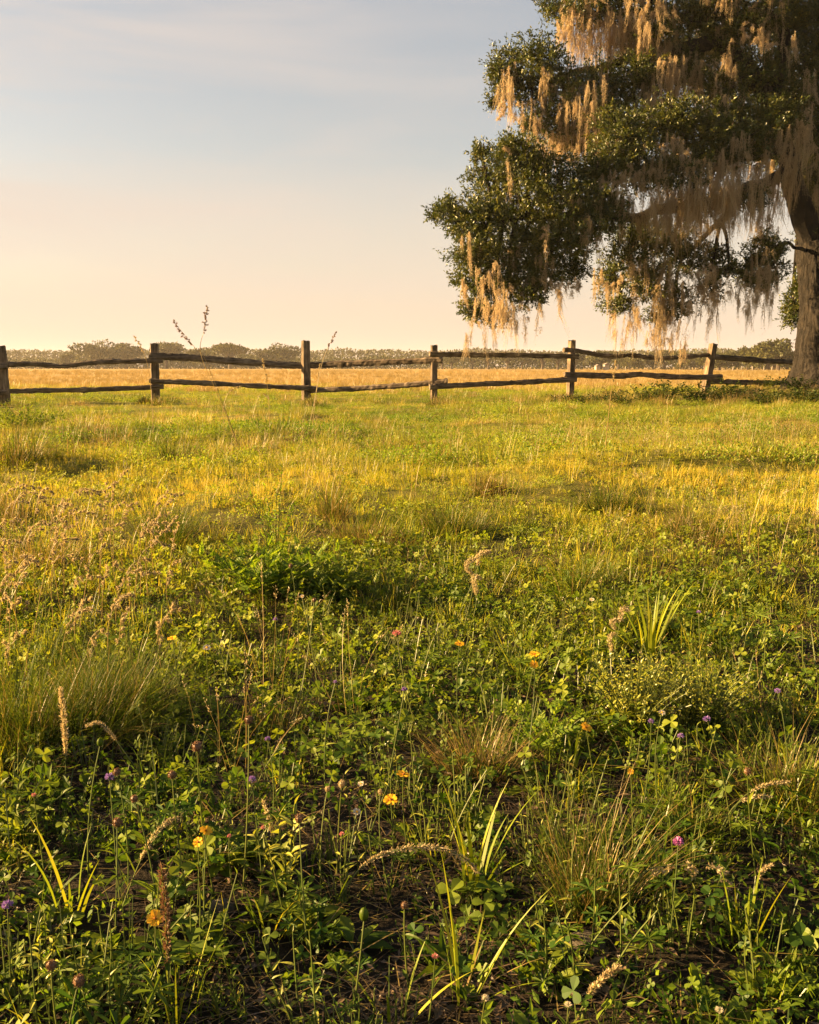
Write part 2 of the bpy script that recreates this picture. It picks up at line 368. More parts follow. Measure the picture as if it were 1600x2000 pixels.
# ------------------------------------------------------------------ stuff: scattered ground cover
def proto_coll(name, meshes):
    co = bpy.data.collections.new(name)
    for me in meshes:
        o = bpy.data.objects.new(me.name, me); co.objects.link(o)
    return co
def scatter(name, label, cat, meshes, P, rot, scl, idx, tone):
    co = proto_coll(name + '_sprigs', meshes)
    # collection children are read in name order
    order = sorted(range(len(meshes)), key=lambda k: co.objects[k].name)
    inv = np.argsort(order); idx = inv[np.asarray(idx, int)]
    me = bpy.data.meshes.new(name); n = len(P)
    me.vertices.add(n); me.vertices.foreach_set('co', np.asarray(P, np.float32).ravel())
    for nm, ty, dat, key in (('rot', 'FLOAT_VECTOR', rot, 'vector'), ('scl', 'FLOAT', scl, 'value'), ('idx', 'INT', idx, 'value'), ('tone', 'FLOAT', tone, 'value')):
        at = me.attributes.new(nm, ty, 'POINT')
        at.data.foreach_set(key, np.asarray(dat, np.int32 if ty == 'INT' else np.float32).ravel())
    o = bpy.data.objects.new(name, me); C.objects.link(o); tag(o, label, cat, kind='stuff')
    g = bpy.data.node_groups.new(name, 'GeometryNodeTree')
    g.interface.new_socket('Geometry', in_out='INPUT', socket_type='NodeSocketGeometry')
    g.interface.new_socket('Geometry', in_out='OUTPUT', socket_type='NodeSocketGeometry')
    gi = g.nodes.new('NodeGroupInput'); go = g.nodes.new('NodeGroupOutput'); ip = g.nodes.new('GeometryNodeInstanceOnPoints')
    ci = g.nodes.new('GeometryNodeCollectionInfo'); ci.inputs[0].default_value = co; ci.inputs[1].default_value = True; ci.inputs[2].default_value = True
    l = g.links.new
    l(gi.outputs[0], ip.inputs['Points']); l(ci.outputs[0], ip.inputs['Instance']); ip.inputs['Pick Instance'].default_value = True
    for nm, ty, so_ in (('idx', 'INT', 'Instance Index'), ('rot', 'FLOAT_VECTOR', 'Rotation'), ('scl', 'FLOAT', 'Scale')):
        a = g.nodes.new('GeometryNodeInputNamedAttribute'); a.data_type = ty; a.inputs[0].default_value = nm
        l(a.outputs[0], ip.inputs[so_])
    l(ip.outputs[0], go.inputs[0])
    md = o.modifiers.new('scatter', 'NODES'); md.node_group = g
    return o
def view_pts(y0, y1, dens, keep=None, m0=1.1, k=.74):
    area = 2 * (m0 * (y1 - y0) + k * (y1 * y1 - y0 * y0) / 2); n = int(area * dens)
    y = U(y0, y1, int(n * 2.2)); hw = m0 + k * y; y = y[U(0, 1, len(y)) < hw / hw.max()][:n]
    x = U(-1, 1, len(y)) * (m0 + k * y); f = (np.abs(x) < .5 * y + .8) | (U(0, 1, len(x)) < .6); x, y = x[f], y[f]
    if keep is not None:
        f = keep(x, y) > U(0, 1, len(x)); x, y = x[f], y[f]
    return np.stack([x, y, ground(x, y)], 1)
def euler(n, tilt=.15): return np.stack([U(-tilt, tilt, n), U(-tilt, tilt, n), U(0, 2 * PI, n)], 1)

def p_grass(n, r, l0, l1, w0, w1, lean=.6, droop=1.2, mat='grass', seg=4, v0=0, v1=1):
    mb = MB(); a = U(0, 2 * PI, n); q = r * np.sqrt(U(0, 1, n))
    base = np.stack([q * np.cos(a), q * np.sin(a), np.full(n, -.008)], 1)
    blades(mb, base, a + U(-.9, .9, n), np.abs(rng.normal(0, lean, n)).clip(0, 1.3), U(l0, l1, n), U(w0, w1, n), U(.1, droop, n), seg, U(v0, v1, n))
    return mb.mesh('grass_tuft', M[mat])
def p_wisp(n, h0, h1, r=.06, head=.05, mat='straw', w=.0013, hs=.006):
    """thin flowering grass stems with small seed heads"""
    mb = MB(); a = U(0, 2 * PI, n); q = r * np.sqrt(U(0, 1, n))
    base = np.stack([q * np.cos(a), q * np.sin(a), np.zeros(n)], 1)
    ln = U(h0, h1, n); le = np.abs(rng.normal(0, .22, n)); dr = U(.1, .9, n)
    tip = blades(mb, base, a, le, ln, w, dr, 6, U(.2, .9, n), 0, prof=[1, 1, .9, .8, .6])
    for k in range(n):
        m = int(14 * head / .05); th = le[k] + dr[k]; d = np.array([math.sin(th) * math.cos(a[k]), math.sin(th) * math.sin(a[k]), math.cos(th)])
        s = U(-1, .12, m)[:, None] * head
        p = tip[k] + d * s + rng.normal(0, .0018, (m, 3))
        kites(mb, p, d + rng.normal(0, .45, (m, 3)), rand_dirs(m), U(.7, 1.2, m) * hs, U(.3, .5, m) * hs, U(0, 1, m), 1)
    return mb.mesh('wispy_grass', [M[mat], M['seed']])
def p_clover(n, r, l0, l1, h0, h1):
    mb = MB(); a = U(0, 2 * PI, n); q = r * np.sqrt(U(0, 1, n)); h = U(h0, h1, n)
    base = np.stack([q * np.cos(a), q * np.sin(a), np.full(n, -.005)], 1)
    tip = blades(mb, base, a, U(0, .5, n), h, .0014, U(0, .4, n), 3, U(0, 1, n), 1, prof=[1, 1, 1, 1, 1])
    nr = unit(np.stack([rng.normal(-.25, .95, n), rng.normal(0, .95, n), np.ones(n)], 1))
    x = unit(np.cross(nr, rand_dirs(n))); y = np.cross(nr, x); ln = U(l0, l1, n); v = U(0, 1, n)
    for k in range(3):
        an = k * 2 * PI / 3; d = x * math.cos(an) + y * math.sin(an) + nr * .12
        leafs(mb, tip, d, nr, ln, ln * U(.8, .95, n), P_OBOV, .1, .12, v)
    return mb.mesh('clover_sprig', [M['clover'], M['stem']])
def p_rosette(n, l0, l1, asp, prof, mat='herb', rise=(.2, 1.25), petiole=.25):
    mb = MB(); a = np.arange(n) * 2.4 + U(-.3, .3, n); e = U(rise[0], rise[1], n); ln = U(l0, l1, n)
    d = np.stack([np.cos(a) * np.cos(e), np.sin(a) * np.cos(e), np.sin(e)], 1)
    nr = np.stack([-np.cos(a) * np.sin(e), -np.sin(a) * np.sin(e), np.cos(e)], 1) + rng.normal(0, .2, (n, 3))
    base = d * (ln * petiole)[:, None]
    blades(mb, np.zeros((n, 3)), a, PI / 2 - e, ln * petiole, .002, .05, 2, U(0, 1, n), 1, prof=[1, 1, 1, 1, 1])
    leafs(mb, base, d, nr, ln, ln * asp * U(.85, 1.15, n), prof, U(.1, .55, n), .18, U(0, 1, n))
    return mb.mesh('leaf_rosette', [M[mat], M['stem']])
def p_upright(h, nst, leafl, asp, mat='herb', r=.04, step=.018):
    mb = MB()
    for _ in range(nst):
        a0 = U(0, 2 * PI); b = np.array([r * U(0, 1) * math.cos(a0), r * U(0, 1) * math.sin(a0), 0]); hh = h * U(.6, 1.1)
        lean = U(0, .4); dr = U(-.2, .3); m = int(hh / step)
        t = np.linspace(0, 1, 7); th = lean + dr * t
        P = b + np.stack([np.cumsum(np.sin(th)) / 7 * hh * math.cos(a0), np.cumsum(np.sin(th)) / 7 * hh * math.sin(a0), np.cumsum(np.cos(th)) / 7 * hh], 1)
        P = np.concatenate([[b - [0, 0, .01]], P]); tube(mb, P, np.linspace(.0014, .0007, 8), 4, .5, 1, cap=False)
        f = np.linspace(.12, 1, m); ba = np.stack([np.interp(f, np.linspace(0, 1, 8), P[:, k]) for k in range(3)], 1)
        a = np.arange(m) * 2.4 + U(0, 6); e = U(.1, .9, m) + .5 * (f > .9)
        d = np.stack([np.cos(a) * np.cos(e), np.sin(a) * np.cos(e), np.sin(e)], 1)
        ll = leafl * (1 - .55 * f) * U(.7, 1.2, m)
        leafs(mb, ba, d, np.stack([-np.cos(a) * np.sin(e), -np.sin(a) * np.sin(e), np.cos(e)], 1), ll, ll * asp, P_LANCE, .25, .2, U(0, 1, m))
    return mb.mesh('leafy_sprig', [M[mat], M['stem']])
def p_palmate(n):
    mb = MB(); a = U(0, 2 * PI, n); h = U(.03, .09, n)
    base = np.stack([.03 * np.cos(a), .03 * np.sin(a), np.full(n, -.005)], 1)
    tip = blades(mb, base, a, U(.1, .6, n), h, .0016, .2, 3, .5, 1, prof=[1, 1, 1, 1, 1])
    nr = unit(np.stack([rng.normal(0, .3, n), rng.normal(0, .3, n), np.ones(n)], 1)); x = unit(np.cross(nr, rand_dirs(n))); y = np.cross(nr, x)
    ln = U(.018, .032, n); v = U(0, .7, n)
    for k in range(8):
        an = k * 2 * PI / 8; leafs(mb, tip, x * math.cos(an) + y * math.sin(an) + nr * .15, nr, ln, ln * .24, P_OBOV, .1, .3, v)
    return mb.mesh('palmate_sprig', [M['clover'], M['stem']])
def p_patch(n, r, l0, l1, h, mat='herb'):
    mb = MB(); a = U(0, 2 * PI, n); q = r * np.sqrt(U(0, 1, n)); hh = h * (1 - .6 * (q / r) ** 2) * U(.2, 1, n) * (.5 + .5 * np.sin(a * 3 + q * 20) ** 2)
    d = rand_dirs(n); d[:, 2] = np.abs(d[:, 2]) * .8 + .1
    kites(mb, np.stack([q * np.cos(a), q * np.sin(a), hh], 1), d, rand_dirs(n), U(l0, l1, n), U(l0, l1, n) * .45)
    return mb.mesh('weed_patch', [M[mat]])
def p_litter(n):
    mb = MB()
    p = np.stack([rng.normal(0, .06, n), rng.normal(0, .06, n), U(.001, .016, n)], 1); a = U(0, 2 * PI, n)
    d = np.stack([np.cos(a), np.sin(a), rng.normal(0, .12, n)], 1); h = n // 2
    kites(mb, p[:h], d[:h], np.array([0, 0, 1.]) + rng.normal(0, .4, (h, 3)), U(.015, .035, h), U(.006, .014, h))
    blades(mb, p[h:], a[h:], U(1.3, 1.6, n - h), U(.04, .12, n - h), U(.0012, .003, n - h), U(-.1, .3, n - h), 3)
    return mb.mesh('litter_bits', [M['litter']])
def p_twigs(n):
    mb = MB(); p = np.stack([rng.normal(0, .09, n), rng.normal(0, .09, n), U(.002, .02, n)], 1)
    blades(mb, p, U(0, 2 * PI, n), U(1.25, 1.6, n), U(.08, .22, n), U(.0012, .0025, n), U(-.2, .35, n), 5, U(.2, 1, n), prof=[1, 1, .9, .8, .5])
    return mb.mesh('dry_straw_bits', [M['straw']])

def build_cover():
    # --- green grass, near and middle
    pg = [p_grass(38, .05, .03, .08, .002, .0038, .75, 1.4), p_grass(46, .06, .04, .10, .0016, .003, .8, 1.5), p_grass(20, .04, .05, .15, .0018, .0036, .5, 1.4),
          p_grass(34, .05, .025, .06, .002, .0036, .9, 1.6)]
    n1 = lambda x, y: fbm(x * 1.1, y * 1.1, 21)
    a = view_pts(.95, 3.6, 200, lambda x, y: np.clip(.15 + 1.9 * (n1(x, y) - .33), .08, 1) * np.clip(.35 + .3 * (y - 1), 0, 1))
    b = view_pts(3.4, 10, 170, lambda x, y: np.clip(.25 + 1.8 * (n1(x, y) - .35), .1, 1))
    P = np.concatenate([a, b]); n = len(P); d = P[:, 1]
    cl = fbm(P[:, 0] * 1.7, P[:, 1] * 1.7, 24)
    tone = (fbm(P[:, 0] * .8, P[:, 1] * .8, 31) - .45) * 1.1 + np.clip((d - 1.8) * .12, -.04, .32) + rng.normal(0, .09, n)  # blades lighten with distance, standing in for sunlight on the middle meadow
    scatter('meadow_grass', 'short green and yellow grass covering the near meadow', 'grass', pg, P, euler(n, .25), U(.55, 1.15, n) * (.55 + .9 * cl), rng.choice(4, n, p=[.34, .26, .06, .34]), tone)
    # --- turf farther out, to just past the fence
    pf = [p_grass(170, .30, .02, .07, .004, .007, 1.0, 1.6, 'turf', seg=3), p_grass(120, .22, .04, .12, .003, .006, .8, 1.5, 'turf', seg=3), p_grass(190, .33, .015, .05, .004, .008, 1.1, 1.6, 'turf', seg=3), p_patch(230, .32, .012, .026, .09), p_patch(230, .26, .014, .03, .17, 'bright'), p_grass(90, .13, .10, .24, .002, .0045, .6, 1.2, 'turf', seg=4), p_grass(70, .16, .08, .2, .0025, .005, .7, 1.2, 'straw', seg=4)]
    a = view_pts(7, 17, 22, None, .8); b = view_pts(17, 42, 8, lambda x, y: np.clip((44 - y) / 8., 0, 1), 1.2, .75)
    P = np.concatenate([a, b]); n = len(P)
    cl = fbm(P[:, 0] * .9, P[:, 1] * .7, 44)
    tone = (fbm(P[:, 0] * .35, P[:, 1] * .5, 41) - .45) * 1.0 + (fbm(P[:, 0] * 1.1, P[:, 1] * 1.0, 42) - .45) * .8 + .04 + rng.normal(0, .14, n) + np.clip((P[:, 1] - 26) * .03, 0, .4)
    scatter('turf', 'yellow green turf between the flowers and the fence', 'grass', pf, P, euler(n, .06), U(.6, 1.2, n) * (.5 + cl), rng.choice(7, n, p=[.20, .05, .19, .22, .18, .10, .06]), tone)
    # --- wispy dry flowering grass
    pw = [p_wisp(6, .16, .30), p_wisp(6, .10, .22, .05, .03), p_wisp(7, .18, .34, .08, .05), p_wisp(5, .12, .25, .05, .03, 'wire')]
    a = view_pts(1.2, 3.2, 12, lambda x, y: np.clip(.05 + 2.6 * (fbm(x * .9, y * .9, 51) - .45), .03, 1))
    b = view_pts(3, 11, 42, lambda x, y: np.clip(.12 + 3.2 * (fbm(x * .55, y * .55, 52) - .47), .05, 1))
    c = view_pts(11, 24, 7, lambda x, y: np.clip(.05 + 2.6 * (fbm(x * .3, y * .3, 53) - .46), .03, 1))
    P = np.concatenate([a, b, c]); n = len(P)
    scatter('wispy_grass', 'thin straw coloured flowering grass stems scattered over the meadow', 'grass', pw, P, euler(n, .3), U(.5, 1.1, n), rng.integers(0, 4, n), rng.normal(0.05, .15, n))
    # --- clover and small leafy plants
    pc = [p_clover(14, .06, .008, .013, .02, .06), p_clover(10, .05, .010, .017, .03, .08), p_clover(18, .07, .006, .011, .015, .045)]
    P = np.concatenate([view_pts(.95, 4, 210, lambda x, y: np.clip(.42 + 2.4 * (fbm(x * 1.4, y * 1.4, 61) - .36), .12, 1)), view_pts(4, 11, 60, lambda x, y: np.clip(2 * (fbm(x, y, 61) - .38), 0, 1))]); n = len(P)
    scatter('clover_cover', 'low three-leaved clover carpeting the foreground', 'clover', pc, P, euler(n), U(.7, 1.2, n), rng.integers(0, 3, n), (fbm(P[:, 0] * .9, P[:, 1] * .9, 63) - .45) * .9 + np.clip((P[:, 1] - 1.8) * .16, -.10, .5))  # distance term paints clover darker up close and sunnier farther out
    ph = [p_rosette(9, .022, .045, .42, P_OVAL), p_rosette(12, .025, .055, .24, P_LANCE), p_rosette(8, .02, .035, .5, P_OBOV), p_upright(.09, 5, .022, .34), p_upright(.13, 4, .025, .25, 'yherb'), p_palmate(6), p_upright(.07, 9, .013, .42, 'bright'), p_upright(.06, 9, .012, .5)]
    P = np.concatenate([view_pts(.95, 3.4, 190, lambda x, y: np.clip(.4 + 2.2 * (fbm(x * 1.6, y * 1.6, 71) - .36), .15, 1)), view_pts(3.4, 11, 75, lambda x, y: np.clip(2.2 * (fbm(x * 1.2, y * 1.2, 71) - .3), 0, 1)), view_pts(3, 12, 40, lambda x, y: np.clip(5 * (fbm(x * 1.5, y * 1.5, 75) - .5), 0, 1))]); n = len(P)
    scatter('leafy_ground_cover', 'mixed small leafy weeds growing between the grass', 'weeds', ph, P, euler(n), U(.6, 1.2, n), rng.choice(8, n, p=[.15, .13, .12, .15, .12, .05, .14, .14]), (fbm(P[:, 0], P[:, 1], 73) - .45) * .8 + np.clip((P[:, 1] - 1.8) * .14, -.08, .45))  # weed colour lightens with distance to imitate a sunlit middle ground
    pk = [p_patch(46, .07, .006, .013, .03), p_patch(40, .06, .008, .016, .045, 'bright'), p_patch(50, .08, .005, .011, .025, 'clover')]
    P = np.concatenate([view_pts(.95, 3.2, 150, lambda x, y: np.clip(.3 + 2 * (fbm(x * 1.8, y * 1.8, 95) - .4), .12, 1)), view_pts(3.2, 9, 60)]); n = len(P)
    scatter('creeping_weeds', 'tiny creeping leaves covering the soil between larger weeds', 'weeds', pk, P, euler(n), U(.7, 1.4, n), rng.integers(0, 3, n), (fbm(P[:, 0], P[:, 1], 96) - .45) * .7 + np.clip((P[:, 1] - 1.8) * .14, -.12, .4))  # sunlight farther out is painted into the leaf tone by distance
    # --- litter
    pl = [p_litter(44), p_twigs(10), p_litter(34)]
    P = view_pts(.85, 4.2, 170, lambda x, y: np.clip((4.4 - y) / 2.2, 0, 1)); n = len(P)
    scatter('dead_litter', 'dead leaves and straw lying on the dark soil', 'litter', pl, P, euler(n, .05), U(.4, 1.0, n), rng.choice(3, n, p=[.42, .26, .32]), rng.normal(-.12, .12, n))
    # --- golden field beyond the fence
    pd = [p_grass(190, .55, .14, .40, .006, .012, .3, .7, 'straw', 3), p_grass(170, .6, .12, .34, .006, .013, .35, .8, 'straw', 3)]
    P = np.concatenate([view_pts(27, 60, 1.3, lambda x, y: np.clip((y - 29 + 10 * (fbm(x * .2, y * .2, 81) - .5)) / 7., 0, 1), 2, .75), view_pts(60, 150, .30, None, 3, .7)]); n = len(P)
    sc_ = U(.5, 1.0, n) * (1 + np.clip((P[:, 1] - 60) / 90., 0, 1))
    scatter('dry_meadow_grass', 'golden dry tall grass filling the field beyond the fence', 'dry grass', pd, P, euler(n, .05), sc_ * .8, rng.integers(0, 2, n), (fbm(P[:, 0] * .1, P[:, 1] * .1, 83) - .5) * .7)
build_cover()
def build_oak_litter():
    pl = [p_litter(60), p_litter(50)]; n = 420
    a = U(0, 2 * PI, n); q = 3.6 * np.sqrt(U(0, 1, n)); x = XT - .6 + q * np.cos(a) * 1.15; y = YT - 1.8 + q * np.sin(a) * .9
    scatter('fallen_leaves', 'reddish brown fallen oak leaves strewn under the live oak', 'leaves', pl, np.stack([x, y, ground(x, y)], 1), euler(n, .1), U(2.0, 3.2, n), rng.integers(0, 2, n), rng.normal(.15, .15, n))
    pt = [p_grass(90, .22, .12, .34, .003, .006, .6, 1.1, 'straw'), p_grass(110, .25, .08, .26, .003, .006, .7, 1.2, 'turf')]; n = 260
    x = XT - 1.5 + rng.normal(0, 3.4, n); y = YT - 3.2 + rng.normal(0, 1.2, n)
    scatter('rough_grass', 'rough dry grass fringing the brambles under the live oak', 'grass', pt, np.stack([x, y, ground(x, y)], 1), euler(n, .1), U(.6, 1.2, n), rng.integers(0, 2, n), rng.normal(.1, .15, n))
build_oak_litter()

# ------------------------------------------------------------------ split rail fence
def build_fence():
    root = thing('rail_fence', 'weathered grey brown split rail fence crossing the meadow', 'fence', at_depth(600, 778, 22.4))
    root.location.z = 0; ORIG[root.name] = np.array(root.location)
    def post(px0, py0, px1, py1, Y, w, label=None):
        top = at_depth(px1, py1, Y); bot = at_depth(px0, py0, Y); bot = bot + (bot - top) * .12
        k = 12; t = np.linspace(0, 1, k)[:, None]; P = bot * (1 - t) + top * t
        sh = 1 + .10 * rng.normal(size=(1, 8)) + .03 * rng.normal(size=(k, 8)); sh[:, ::2] *= 1.12
        mb = MB(); tube(mb, P, w * .56 * (1.06 - .10 * t[:, 0]), 8, U(0, 1, 1)[0], shape=sh, ref=(0, 1, 0))
        mb.V[0][-8:, 2] += U(-.025, .025, 8)
        o = obj('post', mb, M['post'], root)
        if label: o['label'] = label
    def rail(pts, th, Y0, Y1, label=None, wav=.007):
        pts = np.array(pts, float); Ys = Y0 + (Y1 - Y0) * (pts[:, 0] - pts[0, 0]) / (pts[-1, 0] - pts[0, 0])
        P = smooth_path([at_depth(p[0], p[1], y) for p, y in zip(pts, Ys)], 48 // max(1, len(pts) - 1))
        n = len(P); P[:, 2] += wav * (fbm(np.arange(n) * .2, np.full(n, U(0, 99)), 5) - .5) * 2
        r = th * Y0 / F * .54 * (1 + .10 * rng.normal(size=n) * (U(0, 1, n) < .3) + .15 * (fbm(np.arange(n) * .35, np.full(n, U(0, 99)), 6) - .5) * 2)
        sh = 1 + .14 * rng.normal(size=(1, 7)) + .07 * rng.normal(size=(n, 7))
        mb = MB(); tube(mb, P, r, 7, U(0, 1, 1)[0], shape=sh, sx=.75)
        o = obj('rail', mb, M['rail'], root)
        if label: o['label'] = label
    D = [20.6, 22.0, 22.4, 21.7, 22.8, 25.0]
    post(7, 795, -2, 676, D[0], .26, 'leaning post at the left edge of the photo')
    post(304, 783, 301, 671, D[1], .17); post(599, 780, 597.5, 665, D[2], .175, 'tallest upright post, standing alone between two rail ends')
    post(846.5, 785, 847.5, 674, D[3], .155); post(1113.5, 780, 1118, 665, D[4], .16); post(1377, 768, 1394, 672, D[5], .18, 'post leaning right, nearest the oak')
    post(-290, 800, -294, 676, 19.6, .18)
    f = -.12                                    # rails nailed on the near side
    rail([(-300, 726), (-160, 720), (14, 715)], 10.5, 19.5, D[0] - .2); rail([(-300, 772), (-150, 769), (14, 766)], 10, 19.5, D[0] - .2)
    rail([(-40, 714), (60, 711), (120, 715), (200, 707), (318, 705)], 10.5, D[0] + f, D[1] - .15)
    rail([(291, 695), (360, 698), (430, 703), (520, 710), (593, 714)], 11, D[1] - .22, D[2] + .02)
    rail([(604, 713), (700, 709), (780, 706), (864, 703)], 10.5, D[2] + .02, D[3] - .12)
    rail([(839, 691), (930, 692), (1030, 693), (1130, 695)], 10.5, D[3] - .2, D[4] - .12)
    rail([(1101, 683), (1130, 685), (1190, 695), (1230, 693), (1275, 698), (1330, 697), (1392, 692)], 9.5, D[4] - .2, D[5] + .05, 'crooked wavy top rail')
    rail([(1385, 697), (1430, 700), (1480, 704), (1560, 709)], 11, D[5] + .12, D[5] + 1.6)
    rail([(-40, 765), (60, 763), (180, 761), (320, 755)], 9.5, D[0] + f, D[1] - .15)
    rail([(291, 743), (400, 748), (520, 754), (621, 758)], 10.5, D[1] - .22, D[2] - .13)
    rail([(606, 762), (700, 758), (790, 752), (874, 744)], 10, D[2] - .05, D[3] - .12)
    rail([(839, 756), (930, 751), (1030, 746), (1126, 741)], 10.5, D[3] - .2, D[4] - .12)
    rail([(1102, 731), (1160, 733), (1215, 734), (1252, 731), (1310, 736), (1410, 736)], 9.5, D[4] - .2, D[5] - .14, 'crooked bottom rail')
    rail([(1380, 745), (1450, 747), (1560, 749)], 9, D[5] + .1, D[5] + 1.4)
build_fence()

# ------------------------------------------------------------------ the live oak
def oakp(px, py, dd): return at_depth(px, py, YT + dd)
PXM = YT / F                                  # metres per photograph pixel at the oak
def build_oak():
    base = np.array([XT, YT, float(ground(XT, YT))])
    root = thing('live_oak', 'huge live oak hung with golden Spanish moss beside the fence', 'tree', base)
    tr = smooth_path([oakp(1618, 800, 0), oakp(1618, 760, 0), oakp(1616, 690, 0), oakp(1611, 600, 0), oakp(1604, 530, 0), oakp(1596, 470, 0)], 6)
    n = len(tr) * 3 - 2; tr = np.stack([np.interp(np.linspace(0, 1, n), np.linspace(0, 1, len(tr)), tr[:, c]) for c in range(3)], 1); k = 120
    f = np.linspace(0, 1, n)
    rad = np.interp(f, [0, .1, .2, .35, .6, .85, 1], [1.75, 1.45, 1.14, .80, .57, .52, .48])
    ang = np.linspace(0, 2 * PI, k, endpoint=False)
    flare = np.interp(f, [0, .35], [.16, .02])[:, None] * (np.sin(ang * 5 + 1) + .5 * np.sin(ang * 8 + 2))[None]
    sh = 1 + flare + .035 * (fbm(ang[None] * 6 + 0 * f[:, None], f[:, None] * 5 + 0 * ang[None], 9) - .5) * 2
    pl = fbm(ang[None] * 24 + .8 * np.sin(f[:, None] * 30), f[:, None] * 13 + 0 * ang[None], 19); sh = sh + .09 * np.clip(pl - .42, 0, .16) / .16 - .05 + .012 * rng.normal(size=(n, k))
    mb = MB(); tube(mb, tr, rad, k, .5, shape=sh)
    obj('trunk', mb, M['bark'], root, smooth=True)

    def foliage(mbL, mbT, blobs, limb, dd0, dens=1.0):
        for bl in blobs:
            px, py, rx, ry = bl[:4]; dd = bl[4] if len(bl) > 4 else None
            # depth of the blob follows the limb it grows from
            c0 = oakp(px, py, 0)
            i = np.argmin(np.abs(limb[:, 0] - c0[0]) + .8 * np.abs(limb[:, 2] - c0[2])); root_p = limb[i]
            Y = root_p[1] + (U(-1.0, .3) if dd is None else dd)
            c = at_depth(px, py, Y); s = Y / F
            ax = np.array([rx * s, .85 * max(rx, ry) * s, ry * s])
            # a branch to the middle of the clump
            mid = (root_p + c) / 2 + np.array([U(-.1, .1), U(-.1, .1), U(.0, .25)])
            tube(mbT, smooth_path([root_p, mid, c], 5), np.linspace(.055, .028, 11), 5, cap=False, rough=.1)
            nt_ = int(.105 * rx * ry * dens) + 14
            d = rand_dirs(nt_); lump = 1 + .28 * (np.sin(d[:, 0] * 5 + px) * np.sin(d[:, 1] * 6 + py) + np.sin(d[:, 2] * 7 + px * .3) * .6)
            rr = (U(.12, 1, nt_) ** .42) * lump * U(.68, 1.16, nt_) * np.where(U(0, 1, nt_) < .07, 1.22, 1)
            tip = c + d * ax * rr[:, None]
            # secondary branches
            for q in rng.choice(nt_, min(nt_, 9), replace=False):
                m = (c + tip[q]) / 2 + rng.normal(0, .07, 3); m[2] += .05
                tube(mbT, np.array([c, m, tip[q]]), [.022, .014, .006], 4, cap=False)
            nl = 15
            td = unit(d * .7 + rng.normal(0, .45, (nt_, 3)) + np.array([0, 0, .25]))
            tl = U(.16, .34, nt_)
            # twig stems
            mbT_b = tip - td * tl[:, None] * .6
            kites(mbT, mbT_b, td, rand_dirs(nt_), tl * 1.2, .009, .3)
            u = U(-.5, .6, (nt_, nl))
            P = (tip[:, None] + td[:, None] * (tl[:, None] * u)[..., None] + rng.normal(0, .022, (nt_, nl, 3))).reshape(-1, 3)
            ld = (td[:, None] * .9 + rng.normal(0, .62, (nt_, nl, 3))).reshape(-1, 3)
            nr = rng.normal(0, .6, (nt_ * nl, 3)) + np.array([0, 0, .7])
            v = np.clip(np.repeat(U(.1, .9, nt_), nl) + rng.normal(0, .2, nt_ * nl), 0, 1.3)
            kites(mbL, P, ld, nr, U(.055, .095, nt_ * nl), U(.026, .040, nt_ * nl), v)
    def moss(mbM, hanks, limb):
        for px, py, ln, w in hanks:
            w = w * 1.35 if w > 12 else w
            c0 = oakp(px, py, 0); i = np.argmin(np.abs(limb[:, 0] - c0[0]) + .5 * np.abs(limb[:, 2] - c0[2])); Y = limb[i][1] - U(.2, 1.6)
            top = at_depth(px, py, Y); s = Y / F; Lm = ln * s; wm = w * s
            seg = 12; nh = max(4, int(w / 1.9)); n = nh * 10
            hc = np.stack([U(-.95, .95, nh) * wm, U(-.5, .5, nh) * wm], 1); hl = U(.16, 1.06, nh); hl[0] = 1; hi = rng.integers(0, nh, n); hz = U(-.7, .2, nh) * min(1, Lm)
            t = np.linspace(0, 1, seg + 1)
            fl = U(.12, 1.0, n) ** .8; sl = Lm * hl[hi] * fl
            x0 = rng.normal(0, 1, (n, 2)) * (.009 + .028 * (1 - fl))[:, None]
            walk = np.cumsum(rng.normal(0, .010, (n, seg + 1, 2)), 1); walk = walk * .8
            drift = (rng.normal(0, .10, (nh, 2)) * Lm)[hi][:, None] * (t ** 2)[None, :, None]
            xy = hc[hi][:, None] + x0[:, None] * np.interp(t, [0, .3, 1], [.4, 1, .45])[None, :, None] + walk + drift * fl[:, None, None]
            z = -t[None] * sl[:, None] + hz[hi][:, None] - (U(0, .4, n) * Lm * hl[hi] * (1 - fl))[:, None]
            Pc = top + np.concatenate([xy, z[..., None]], 2)
            a = U(0, PI, n); sd_ = np.stack([np.cos(a), np.sin(a), 0 * a], 1)
            wd = (U(.004, .009, n)[:, None] * np.interp(t, [0, .2, .75, 1], [.6, 1, .8, .1])[None] * U(.5, 1.5, (n, seg + 1)))
            V = np.stack([Pc - sd_[:, None] * wd[..., None] * .5, Pc + sd_[:, None] * wd[..., None] * .5], 2).reshape(-1, 3)
            kk = np.arange(seg) * 2; q = np.stack([kk, kk + 1, kk + 3, kk + 2], 1)
            vv = np.clip(.5 + rng.normal(0, .22, n), 0, 1)
            mbM.add(V, (q[None] + (np.arange(n) * 2 * (seg + 1))[:, None, None]).reshape(-1, 4), np.repeat(vv, 2 * (seg + 1)))
            # curly hairs, shorter towards the tips
            m = n * 15; si = rng.integers(0, n, m); ti = rng.integers(0, seg + 1, m); hp = Pc[si, ti]; k_ = 1 - .6 * t[ti] * fl[si]
            kites(mbM, hp, rng.normal(0, 1.0, (m, 3)) + np.array([0, 0, -1.]), rand_dirs(m), U(.03, .075, m) * k_, U(.004, .008, m), np.clip(vv[si] + rng.normal(0, .15, m), 0, 1))
